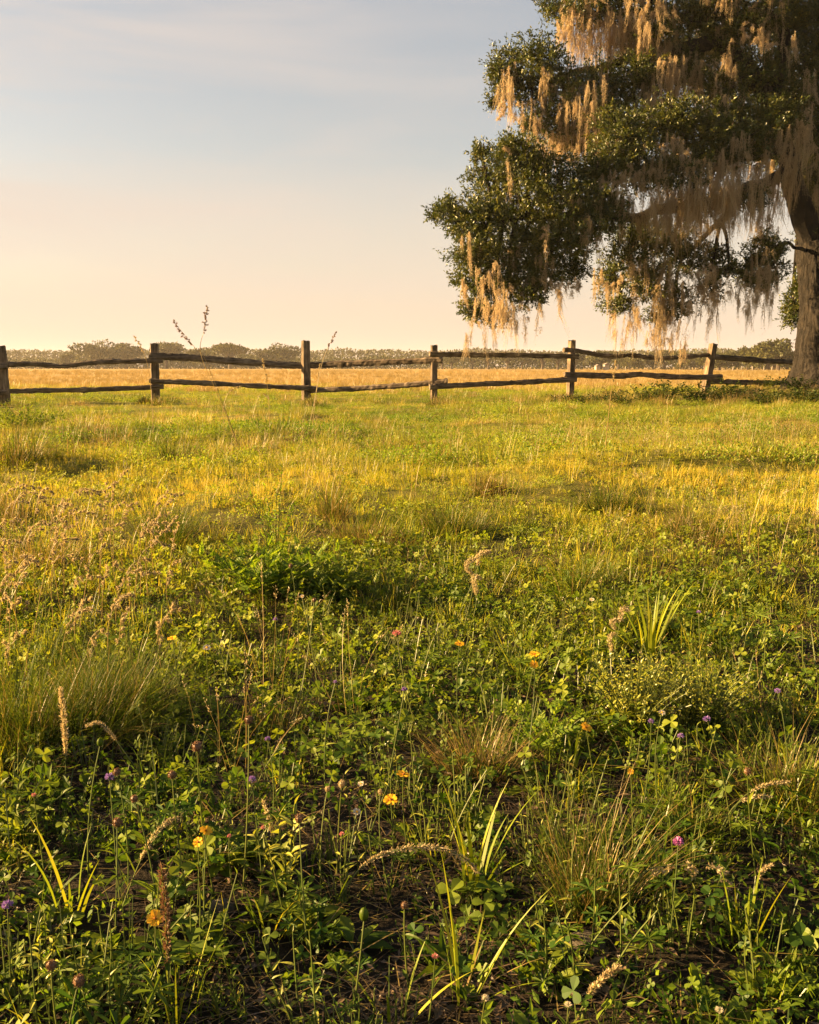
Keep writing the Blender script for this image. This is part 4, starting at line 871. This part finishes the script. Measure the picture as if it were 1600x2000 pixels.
def leafy(px, py, label, stems, h, spread, leaf, asp, mat='herb', prof=P_LANCE, pairs=7, pinnate=0, cat='plant', kind='leafy_plant', tall=None):
    g = at_ground(px, py); g[2] = float(ground(g[0], g[1])); t = thing(kind, label, cat, g); ms, ml = MB(), MB()
    for k in range(stems):
        a = k * 2.4 + U(-.4, .4); q = math.sqrt((k + .5) / stems); hh = h * U(.65, 1.1) * (1 - .35 * q)
        e = g + [spread * q * math.cos(a), spread * q * math.sin(a), hh]; b = g + [spread * .15 * q * math.cos(a), spread * .15 * q * math.sin(a), -.01]
        mid = (b + e) / 2 + [-.12 * spread * q * math.cos(a), -.12 * spread * q * math.sin(a), .15 * hh]
        tt = np.linspace(0, 1, 9)[:, None]; P = (1 - tt) ** 2 * b + 2 * tt * (1 - tt) * mid + tt ** 2 * e
        tube(ms, P, np.linspace(.0018, .0008, 9), 4, cap=False)
        f = np.linspace(.22, 1, pairs); ba = np.stack([np.interp(f, np.linspace(0, 1, 9), P[:, c]) for c in range(3)], 1)
        an = np.arange(pairs) * 2.4 + U(0, 6); el = U(.1, 1.2, pairs) + .3 * (f > .93)
        d = np.stack([np.cos(an) * np.cos(el), np.sin(an) * np.cos(el), np.sin(el)], 1); nr = np.stack([-np.cos(an) * np.sin(el), -np.sin(an) * np.sin(el), np.cos(el)], 1) + rng.normal(0, .45, (pairs, 3))
        ll = leaf * U(.7, 1.15, pairs) * (1 - .35 * f)
        if not pinnate: leafs(ml, ba, d, nr, ll, ll * asp, prof, .3, .2)
        else:
            sd_ = unit(np.cross(d, nr))
            for j in range(pinnate):
                u = .25 + .75 * j / pinnate
                c = ba + d * (ll * u)[:, None] - unit(nr) * (ll * .25 * u * u)[:, None]
                for sg in (-1, 1): leafs(ml, c, d * .75 + sd_ * sg * .8, nr, ll * .42 * (1.1 - .5 * u), ll * .42 * asp, prof, .2, .15)
            leafs(ml, ba + d * (ll * .95)[:, None] - unit(nr) * (ll * .22)[:, None], d, nr, ll * .4, ll * .42 * asp, prof, .2, .15)
            kites(ml, ba, d, nr, ll * .95, .0012, .3)
    obj('stems', ms, M['stem'], t); obj('leaves', ml, M[mat], t); return t
def rosette(px, py, label, n, l0, l1, asp, prof=P_OBOV, mat='herb', rise=(.25, 1.0), kind='leaf_rosette'):
    g = at_ground(px, py); g[2] = float(ground(g[0], g[1])); t = thing(kind, label, 'plant', g); mb = MB()
    a = np.arange(n) * 2.4 + U(-.3, .3, n); e = U(rise[0], rise[1], n); ln = U(l0, l1, n) * .8
    d = np.stack([np.cos(a) * np.cos(e), np.sin(a) * np.cos(e), np.sin(e)], 1); nr = np.stack([-np.cos(a) * np.sin(e), -np.sin(a) * np.sin(e), np.cos(e)], 1) + rng.normal(0, .15, (n, 3))
    leafs(mb, g + d * .012, d, nr, ln, ln * asp, prof, U(.1, .5, n), .2, U(.1, .9, n)); obj('leaves', mb, M[mat], t)
    mb = MB(); kites(mb, g + d * .002 + [0, 0, .001], d, nr, ln * .9, .003, .5, mid=.2); obj('midribs', mb, M['stem'], t)
def clover(px, py, label, n, leaf, h, rad, k=3, asp=.9, mat='clover'):
    g = at_ground(px, py); g[2] = float(ground(g[0], g[1])); t = thing('clover_plant' if k == 3 else 'palm_leaved_plant', label, 'plant', g); ms, ml = MB(), MB()
    a = np.arange(n) * 2.4 + U(-.3, .3, n); q = rad * np.sqrt((np.arange(n) + .5) / n); base = g + np.stack([q * .4 * np.cos(a), q * .4 * np.sin(a), np.full(n, -.008)], 1)
    tip = blades(ms, base, a, np.clip(q * .6 / h, .05, 1), U(.7, 1.1, n) * h, .0018, .25, 4, prof=[1, 1, 1, 1, 1], twist=2)
    nr = unit(np.stack([rng.normal(0, .28, n), rng.normal(-.15, .28, n), np.ones(n)], 1)); x = unit(np.cross(nr, rand_dirs(n))); y = np.cross(nr, x); ln = U(.8, 1.15, n) * leaf; v = U(.1, .8, n)
    for i in range(k):
        an = i * 2 * PI / k; leafs(ml, tip, x * math.cos(an) + y * math.sin(an) + nr * .15, nr, ln, ln * asp, P_OBOV, .12, .15, v)
    obj('stems', ms, M['stem'], t); obj('leaves', ml, M[mat], t)
def stone(px, py, r, label, flat=.7):
    g = at_ground(px, py); mb = MB(); th = np.linspace(0, PI, 15); ph = np.linspace(0, 2 * PI, 22, endpoint=False)
    d = np.stack([np.sin(th)[:, None] * np.cos(ph), np.sin(th)[:, None] * np.sin(ph), np.cos(th)[:, None] + 0 * ph], 2)
    rr = r * (1 + .12 * np.sin(d[..., 0] * 4 + px) * np.cos(d[..., 1] * 3) + .10 * (d[..., 2] * d[..., 0]) + .04 * np.sin(d[..., 1] * 11 + d[..., 2] * 9))
    V = d * rr[..., None] * [1, .85, flat] + g + [0, 0, r * flat * .45]
    i = np.arange(14)[:, None] * 22; j = np.arange(22)[None]; j2 = (j + 1) % 22
    mb.add(V.reshape(-1, 3), np.stack([i + j, i + 22 + j, i + 22 + j2, i + j2], 2).reshape(-1, 4))
    tag(obj('field_stone', mb, M['stone'], origin=g, smooth=True), label, 'stone')

def build_plants():
    # yellow flowers
    for a in [(763, 1562, .17, .030, 'open yellow flower with dark centre facing the camera, largest in the middle'),
              (788, 1513, .20, .030, 'yellow flower seen edge-on just above the open dark-centred one', (0, -.1, 1)),
              (402, 1623, .15, .026, 'upper of two yellow flowers growing close together at left', (.3, -.2, .9)),
              (387, 1645, .13, .022, 'lower of two yellow flowers growing close together at left', (-.3, -.5, .8)),
              (303, 1794, .12, .030, 'orange-yellow flower against the dark upright seed stalk', (.2, -.6, .7)),
              (897, 1258, .24, .028, 'yellow flower edge-on in the centre of the meadow', (0, -.15, 1)),
              (1044, 1278, .22, .028, 'upper yellow flower left of the broad-bladed grass clump', (0, -.3, 1)),
              (1043, 1298, .20, .024, 'small yellow flower directly under another one, left of the broad-bladed clump'),
              (1145, 1421, .20, .030, 'bright yellow flower in front of the yellow-green bushy herb', (0, -.3, .9)),
              (336, 1247, .20, .030, 'yellow flower at left over a bare dark patch', (0, -.1, 1)),
              (1232, 1507, .14, .016, 'tiny orange flower low in the right foreground grass')]:
        open_flower(*a[:5], **({'face': a[5]} if len(a) > 5 else {}))
    for a in [(705, 1531, .17, .014, 'small white flower above the open yellow flower'), (697, 1586, .15, .018, 'white flower beside the open yellow flower'), (404, 1265, .2, .024, 'white flower at left beside a yellow one'),
              (590, 1165, .25, .016, 'small white flower at the foot of the large ferny herb'), (1293, 1392, .18, .018, 'white flower on the yellow-green bushy herb'), (1156, 1171, .2, .018, 'white flower between the two right-hand grass clumps')]:
        open_flower(*a, petals='white', disc='yellow', n=7, kind='white_flower', discr=.28)
    # purple and pink heads
    for a in [(214, 1518, .19, .022, 'purple flower beside a brown seed globe at left'), (492, 1523, .18, .020, 'purple flower in the shade, left of the yellow pair centre'), (15, 1768, .15, .022, 'violet flower at the left edge of the photo'),
              (523, 1443, .2, .015, 'small pale blue-violet flower left of the clover patch'), (1381, 1405, .22, .020, 'purple flower on a tall stem right of the bushy herb'), (1330, 1438, .19, .018, 'pale purple flower under the taller purple one at right'),
              (790, 1347, .2, .018, 'purple flower in the middle of the meadow, below the red one'), (1519, 1350, .22, .018, 'purple flower near the right edge, above the grass clump'), (655, 1332, .2, .013, 'small violet flower left of the middle purple one'),
              (1365, 1196, .24, .016, 'small blue-violet flower right of the broad-bladed clump'), (538, 1210, .2, .018, 'faint purple flower in front of the ferny herb'), (1272, 1409, .2, .016, 'faint purple flower in front of the bushy herb')]:
        tuft_flower(*a)
    tuft_flower(1325, 1645, .15, .024, 'vivid magenta flower over the right foreground grass', 'magenta', 'magenta_flower', n=130, ray=.7)
    tuft_flower(775, 1238, .24, .030, 'red-pink flower, brightest red spot in the middle of the meadow', 'pink', 'pink_flower')
    for a in [(668, 1630, .12, .014, 'small pink flower right of the shaded plume'), (448, 1633, .14, .011, 'tiny pink bud right of the yellow pair'), (514, 1617, .15, .012, 'tiny reddish flower at the foot of the short plume'), (850, 1868, .1, .014, 'pale pink clover head low in the middle foreground'), (66, 1553, .16, .012, 'tiny red flower at far left of the shaded foreground')]:
        tuft_flower(*a, mat='pink', kind='pink_flower', n=70)
    for a in [(948, 1950, .10, .015, 'cream clover head at the bottom, left of the orange plume'), (1405, 1973, .08, .015, 'cream clover head at the bottom right'), (1110, 1963, .09, .014, 'small brownish clover head at the bottom, right of the orange plume')]:
        tuft_flower(*a, mat='white', kind='cream_flower', n=80)
    # seed globes
    for a in [(385, 1458, .27, .022, 'brown seed globe, tallest above the shaded left foreground'), (486, 1406, .28, .019, 'seed globe on a tall stem left of the middle'), (336, 1513, .22, .018, 'brown seed globe between the purple flower and the tallest globe'),
              (585, 1598, .19, .019, 'brown seed globe above the dark leafy plant'), (154, 1916, .14, .020, 'brown seed globe at the bottom left'), (1460, 1507, .2, .015, 'brown seed globe at right beside two arched plumes'),
              (229, 1606, .16, .019, 'ragged brown seed globe at left above the oval-leaved rosette'), (568, 1105, .32, .016, 'small seed globe before the ferny herb'), (614, 1172, .27, .015, 'small brown seed globe right of the ferny herb base'),
              (228, 1508, .2, .017, 'brown seed globe right beside the purple flower at left'), (262, 1560, .18, .016, 'drooping brown seed globe left of the diagonal plume'), (100, 1885, .14, .018, 'reddish seed globe on a leafy stem, bottom left'),
              (790, 1768, .13, .014, 'brown seed globe right of the big green bud')]:
        globe(*a)
    for a in [(668, 1531, .17, .017, 'pale pinkish seed globe left of the small white flower'), (640, 1541, .16, .013, 'small pale seed globe left of the pinkish one'), (743, 1547, .17, .012, 'small pale seed globe left of the open yellow flower')]:
        globe(*a, mat='seed')
    bud(711, 1786, .13, .012, .018, 'large smooth green bud in the middle foreground'); bud(195, 1450, .22, .009, .013, 'small green bud at left under the arched plume')
    # grass seed stalks
    plume([(127, 1560), (128, 1470), (124, 1400), (118, 1345)], .13, 'thick upright orange-brown plume standing at left', spread=.011, dens=420, sz=.010)
    plume([(290, 1520), (222, 1440), (195, 1413), (168, 1418)], .075, 'short plume arched to the left beside the thick upright one', spread=.006, dens=380, leaf=0)
    plume([(330, 1990), (327, 1850), (322, 1760), (315, 1695)], .13, 'dark reddish-brown upright seed stalk at lower left', 'seed_dark', spread=.009, dens=330, sz=.010)
    plume([(235, 1760), (275, 1680), (310, 1620), (345, 1596)], .09, 'pinkish plume leaning right at left', spread=.007, dens=330)
    plume([(545, 1680), (530, 1620), (522, 1590), (514, 1565)], .065, 'short upright orange plume in the shade', spread=.006, dens=380)
    plume([(640, 1780), (700, 1700), (770, 1662), (850, 1655), (905, 1675), (932, 1702)], .20, 'long plume arching over to the right in the middle foreground', spread=.010, dens=240, sz=.009, r=.0015)
    plume([(1180, 1800), (1250, 1710), (1320, 1690), (1380, 1690), (1425, 1720)], .13, 'open drooping panicle at right under the magenta flower', spread=.008, dens=170, side=.035, sz=.008)
    plume([(1105, 2010), (1150, 1945), (1180, 1908), (1208, 1888)], .055, 'orange plume on a long leaning stem at the bottom', spread=.007, dens=420, sz=.010, leaf=0)
    plume([(1400, 1640), (1440, 1570), (1490, 1535), (1540, 1528)], .065, 'upper of two arched plumes near the right edge', spread=.006, dens=340)
    plume([(1385, 1660), (1430, 1580), (1475, 1557), (1505, 1556)], .05, 'lower of two arched plumes near the right edge', spread=.006, dens=340, leaf=0)
    plume([(1470, 1790), (1480, 1720), (1492, 1700), (1508, 1689)], .035, 'small pale nodding plume at the right', spread=.004, dens=380, leaf=0)
    for q, (bx, by, pts, lab) in enumerate([(905, 1270, [(930, 1180), (925, 1130), (938, 1130)], 'lowest of three fluffy pale seed heads in the middle'), (900, 1240, [(925, 1140), (910, 1105), (928, 1090)], 'middle of three fluffy pale seed heads in the middle'),
                              (880, 1230, [(930, 1120), (935, 1085), (958, 1078)], 'topmost of three fluffy pale seed heads in the middle')]):
        plume([(bx, by)] + pts, .07, lab, spread=.020, dens=420, sz=.011, leaf=0)
    for bx, by, pts, lab in [(1180, 1330, [(1205, 1250), (1195, 1215), (1215, 1210)], 'middle fluffy seed head left of the broad-bladed clump'), (1190, 1320, [(1210, 1220), (1215, 1190), (1228, 1192)], 'topmost fluffy seed head left of the broad-bladed clump'), (1185, 1340, [(1195, 1275), (1190, 1248), (1200, 1238)], 'lowest fluffy seed head left of the broad-bladed clump')]:
        plume([(bx, by)] + pts, .05, lab, spread=.017, dens=400, sz=.010, leaf=0)
    for bx, by, pts, lab in [(25, 1180, [(20, 1030), (45, 960), (90, 985)], 'pale drooping panicle farthest left in the dry stand'), (70, 1190, [(65, 1040), (80, 960), (105, 965)], 'pale panicle standing tallest in the dry stand at left'), (120, 1200, [(100, 1060), (110, 990), (150, 1010)], 'pale drooping panicle right of the tallest in the dry stand'),
                              (190, 1190, [(200, 1050), (205, 980), (208, 945)], 'upright pale plume right of the dry stand'), (230, 1170, [(215, 1040), (222, 960), (248, 920)], 'slender plume leaning right of the dry stand'), (60, 1260, [(85, 1130), (110, 1060), (150, 1055)], 'lower nodding panicle in front of the dry stand'),
                              (150, 1260, [(170, 1130), (185, 1080), (215, 1070)], 'nodding plume right of the lower panicle at left'), (40, 1300, [(30, 1160), (60, 1100), (80, 1110)], 'lowest pale panicle at the left edge'), (260, 1230, [(270, 1100), (300, 1060), (345, 1012)], 'slim dry stalk leaning right beside the green tussock'),
                              (110, 1330, [(130, 1230), (160, 1190), (190, 1195)], 'nodding pale plume over the large left tussock')]:
        plume([(bx, by)] + pts, .12, lab, spread=.008, dens=480, side=.022, sz=.0065, leaf=1, stem='straw')
    for k in range(46):
        bx, by = U(-10, 330), U(1080, 1360); hh = U(90, 150)
        plume([(bx, by), (bx + U(-10, 10), by - hh * .7), (bx + U(0, 25), by - hh * 1.05), (bx + U(15, 60), by - hh * U(.95, 1.15))], .10, 'feathery dry grass panicle in the stand at the left edge', spread=.008, dens=360, side=.022, sz=.0075, leaf=1, stem='straw', kind='feathery_panicle')
        C.objects['feathery_panicle' if k == 0 else 'feathery_panicle.%03d' % k]['group'] = 'feathery dry panicles at the left edge'
    # tall stalks standing up against the fence and sky
    for pts, hl, lab, sd_ in [([(470, 880), (440, 800), (400, 700), (380, 678), (338, 626)], .30, 'tall grass stalk bending left above the fence', .05), ([(470, 880), (425, 770), (392, 690), (400, 640), (404, 598)], .26, 'tallest grass stalk rising above the fence into the sky', .05),
                              ([(300, 860), (296, 770), (285, 700), (262, 656)], .2, 'grass stalk leaning left beside the first upright post', .03), ([(600, 850), (617, 770), (632, 700), (657, 648)], .22, 'grass stalk leaning right beside the tallest post', .03),
                              ([(527, 850), (525, 780), (520, 740), (514, 700)], .25, 'upright grass stalk before the fence between two posts', .025), ([(610, 840), (616, 780), (621, 740), (625, 710)], .22, 'short grass stalk at the foot of the tallest post', .03),
                              ([(1180, 900), (1190, 800), (1195, 760), (1204, 705)], .16, 'pale stalk in front of the wavy rails', .02), ([(440, 850), (436, 800), (448, 765), (470, 755)], .12, 'nodding pale stalk below the fence rail', .02), ([(490, 830), (500, 790), (510, 768), (525, 778)], .1, 'dark nodding stalk below the fence rail', .02)]:
        plume(pts, hl, lab, 'seed_dark' if pts[-1][1] < 650 else 'seed', r=.0034, spread=.01, dens=260, side=sd_ * .7, sz=.013, leaf=0, kind='tall_grass_stalk', stem='straw')
    # tussocks
    for a, k in [((250, 1400, .12, .37, 900, 'large fine-bladed green tussock at left'), {}), ((40, 1450, .12, .36, 800, 'dark tussock cut by the left edge'), {}), ((1190, 1000, .10, .30, 520, 'bristly tussock with dark base right of centre'), dict(lean=.7)),
                 ((345, 1060, .10, .33, 480, 'green-tipped tussock left of the ferny herb'), {}), ((890, 1045, .10, .28, 460, 'low tussock left of the bristly one'), {}), ((1130, 1760, .05, .27, 330, 'wiry upright tussock in the right foreground shade'), dict(lean=.42, dry=.35)),
                 ((1340, 1050, .12, .26, 480, 'wide straw-coloured tussock right of the bristly one'), dict(dry=.5)), ((1140, 1160, .09, .22, 420, 'dark green tussock left of the broad-bladed clump'), {}), ((940, 1500, .07, .20, 430, 'golden spreading tussock in the middle'), dict(dry=.55, lean=.9)),
                 ((1555, 1560, .06, .23, 380, 'tussock with reddish base at the right edge'), dict(dry=.4)), ((1345, 1615, .05, .16, 230, 'small tussock behind the magenta flower'), {}), ((720, 1060, .12, .28, 460, 'dry tussock right of the ferny herb'), dict(dry=.6)),
                 ((540, 1430, .07, .15, 320, 'short pale tussock in the left middle'), dict(dry=.5, lean=.9)), ((340, 905, .12, .42, 300, 'tall thin grass tuft in the far left meadow'), {}), ((1480, 905, .2, .30, 520, 'dark-shadowed tussock at the far right'), {}),
                 ((960, 965, .14, .26, 420, 'pale tussock in the far middle meadow'), dict(dry=.6)), ((1240, 1240, .06, .2, 260, 'short tussock beside the fluffy seed heads'), {}), ((640, 1010, .1, .3, 300, 'thin upright tuft behind the ferny herb'), dict(dry=.5)),
                 ((780, 1190, .06, .18, 260, 'little green tuft in the middle, right of the ferny herb'), {}), ((10, 920, .25, .5, 520, 'tall tuft at the left edge under the green bush'), dict(dry=.45)), ((25, 1020, .2, .42, 420, 'shaggy golden-brown tuft at the left edge behind the dry stand'), dict(dry=.6)), ((90, 1110, .12, .34, 300, 'shaggy straw tuft inside the dry stand at left'), dict(dry=.6)),
                 ((1530, 830, .2, .3, 260, 'dry grass tuft before the brambles at right'), dict(dry=.8))]:
        tussock(*a, **k)
    for k, px in enumerate((310, 330, 600, 622, 850, 1110, 1135, 1380, 865, 285)):
        tussock(px, 790 - 8 * (px > 1200) + U(-3, 4), .16, .36, 110, 'rough grass grown up round the foot of a fence post', w=(.0007, .0013), dry=.5, group='grass at the feet of the fence posts')
    # broad-bladed grasses
    broad_grass(1270, 1290, 26, .25, .008, 'broad-bladed bright green grass clump at right', lean=.4)
    broad_grass(925, 1740, 18, .20, .006, 'broad-bladed grass clump in the middle foreground shade', lean=.5)
    broad_grass(140, 1790, 6, .17, .005, 'few tall sunlit blades at lower left', lean=.2); broad_grass(1455, 1850, 7, .15, .004, 'stiff upright blades at lower right', lean=.12, droop=.25)
    broad_grass(765, 1995, 4, .13, .005, 'pale broad blades at the bottom middle', lean=.3); broad_grass(240, 2010, 2, .14, .006, 'single broad sunlit blade at the bottom left', lean=.1, droop=.3)
    broad_grass(345, 2010, 10, .18, .0025, 'thin upright blades at the bottom, under the dark seed stalk', lean=.25); broad_grass(900, 1960, 9, .2, .004, 'long thin leaning blades at the bottom, right of centre', lean=.5)
    broad_grass(1120, 1500, 16, .15, .005, 'sunlit pale broad blades beside the golden tussock', lean=.6)
    # leafy plants
    leafy(520, 1165, 'large bright ferny herb in the left middle of the meadow', 44, .20, .27, .058, .5, 'bright', P_LANCE, 7, 4)
    leafy(640, 1165, 'darker ferny herb joined to the right of the bright one', 34, .13, .22, .05, .5, 'herb', P_LANCE, 7, 4)
    leafy(540, 1110, 'tall leafy shoots rising behind the ferny herb', 8, .38, .12, .035, .35, 'bright', P_LANCE, 20)
    leafy(1240, 1430, 'bushy yellow-green herb at right, left half', 70, .20, .13, .016, .4, 'yherb', P_OVAL, 16)
    leafy(1370, 1425, 'bushy yellow-green herb at right, right half', 60, .18, .12, .016, .4, 'yherb', P_OVAL, 16)
    leafy(1060, 1480, 'jagged-leaved bright herb right of the golden tussock', 9, .13, .10, .055, .4, 'bright', P_LANCE, 6, 3)
    leafy(560, 1745, 'upright pale-bracted plant in the middle foreground', 5, .16, .05, .035, .25, 'yherb', P_LANCE, 12)
    leafy(100, 1980, 'single upright leafy stem at the bottom left corner', 2, .16, .02, .022, .35, 'yherb', P_LANCE, 12)
    leafy(20, 1640, 'leafy herb at the left edge in half shade', 12, .12, .12, .04, .35, 'herb', P_LANCE, 8)
    rosette(430, 1690, 'large oval-leaved rosette in the left foreground shade', 30, .05, .085, .34); rosette(330, 1765, 'sunlit lance-leaved rosette at lower left', 18, .05, .09, .25, P_LANCE, 'bright')
    rosette(100, 1830, 'broad-leaved rosette at the lower left edge', 16, .035, .06, .5); rosette(1500, 1960, 'coarse-leaved rosette in the bottom right corner', 12, .03, .055, .36, P_OBOV)
    rosette(690, 1385, 'dark oval-leaved plant in the middle of the meadow', 20, .05, .08, .4, P_OVAL); rosette(1060, 1930, 'low dark rosette at the bottom right of centre', 14, .035, .06, .4)
    clover(690, 1480, 'round-leaved clover patch in the middle', 16, .020, .08, .09); clover(935, 1800, 'large-leaved clover at the right of the middle foreground', 9, .022, .06, .05); clover(380, 1865, 'large-leaved dark clover at the bottom left', 9, .022, .05, .06)
    clover(900, 1545, 'clover in the half shade below the golden tussock', 12, .014, .06, .07); clover(1180, 1700, 'clover behind the open drooping panicle', 14, .016, .06, .08)
    clover(560, 1790, 'palm-leaved plant beside the stone', 7, .026, .05, .06, 8, .26); clover(195, 1960, 'palm-leaved plant at the bottom left', 7, .030, .05, .06, 8, .25)
    stone(430, 1785, .021, 'grey rounded stone half hidden by leaves in the left foreground'); stone(1140, 1850, .030, 'dark low stone under the wiry tussock', .4)
    # bush by the left fence end, brambles under the oak
    leafy(45, 842, 'low green bush at the left edge before the fence', 70, .38, .62, .07, .35, 'herb', P_LANCE, 14, cat='bush', kind='low_bush')
    protos = []
    for k in range(3):
        r = leafy(1300 + 60 * k, 790, 'tangled bramble growing in a band between the last posts and the oak', 24, U(.45, .6), .55, .11, .5, 'bramble', P_OVAL, 12, cat='bramble', kind='bramble'); r['group'] = 'brambles under the oak'; protos.append(r)
    for px, py, s_ in [(1130, 790, .8), (1175, 786, .9), (1215, 792, .85), (1255, 788, 1.0), (1095, 786, .7), (1195, 782, .8), (1280, 782, .9), (1405, 790, .9), (1450, 782, 1.1), (1490, 795, 1.1), (1530, 786, 1.2), (1570, 796, 1.15), (1600, 790, 1.2), (1640, 795, 1.2), (1500, 775, 1.2), (1560, 772, 1.1), (1350, 778, .8), (1080, 790, .4), (1700, 790, 1.2)]:
        p = at_ground(px, py); p[2] = float(ground(p[0], p[1])); dup(protos[rng.integers(0, 3)], p, U(0, 6), (s_ * U(.85, 1.1), s_ * U(.85, 1.1), s_ * U(.45, .8)))
build_plants()

# ------------------------------------------------------------------ haze over the whole meadow
def build_haze():
    m, t = newmat('haze'); v = t.nodes.new('ShaderNodeVolumePrincipled'); v.inputs['Density'].default_value = HAZE
    v.inputs['Color'].default_value = (.95, .90, .84, 1); v.inputs['Anisotropy'].default_value = .2
    o = t.nodes.new('ShaderNodeOutputMaterial'); t.links.new(v.outputs[0], o.inputs['Volume'])
    a, lo, hi = 1520, -1.6, 17
    V = [(x, y, z) for z in (lo, hi) for y in (-a, a) for x in (-a, a)]
    mb = MB(); mb.add(V, [[0, 2, 3, 1], [4, 5, 7, 6], [0, 1, 5, 4], [2, 6, 7, 3], [0, 4, 6, 2], [1, 3, 7, 5]])
    tag(obj('haze', mb, m), 'thin golden evening haze lying over the far field', 'haze', kind='stuff')
HAZE = .00022
build_haze()
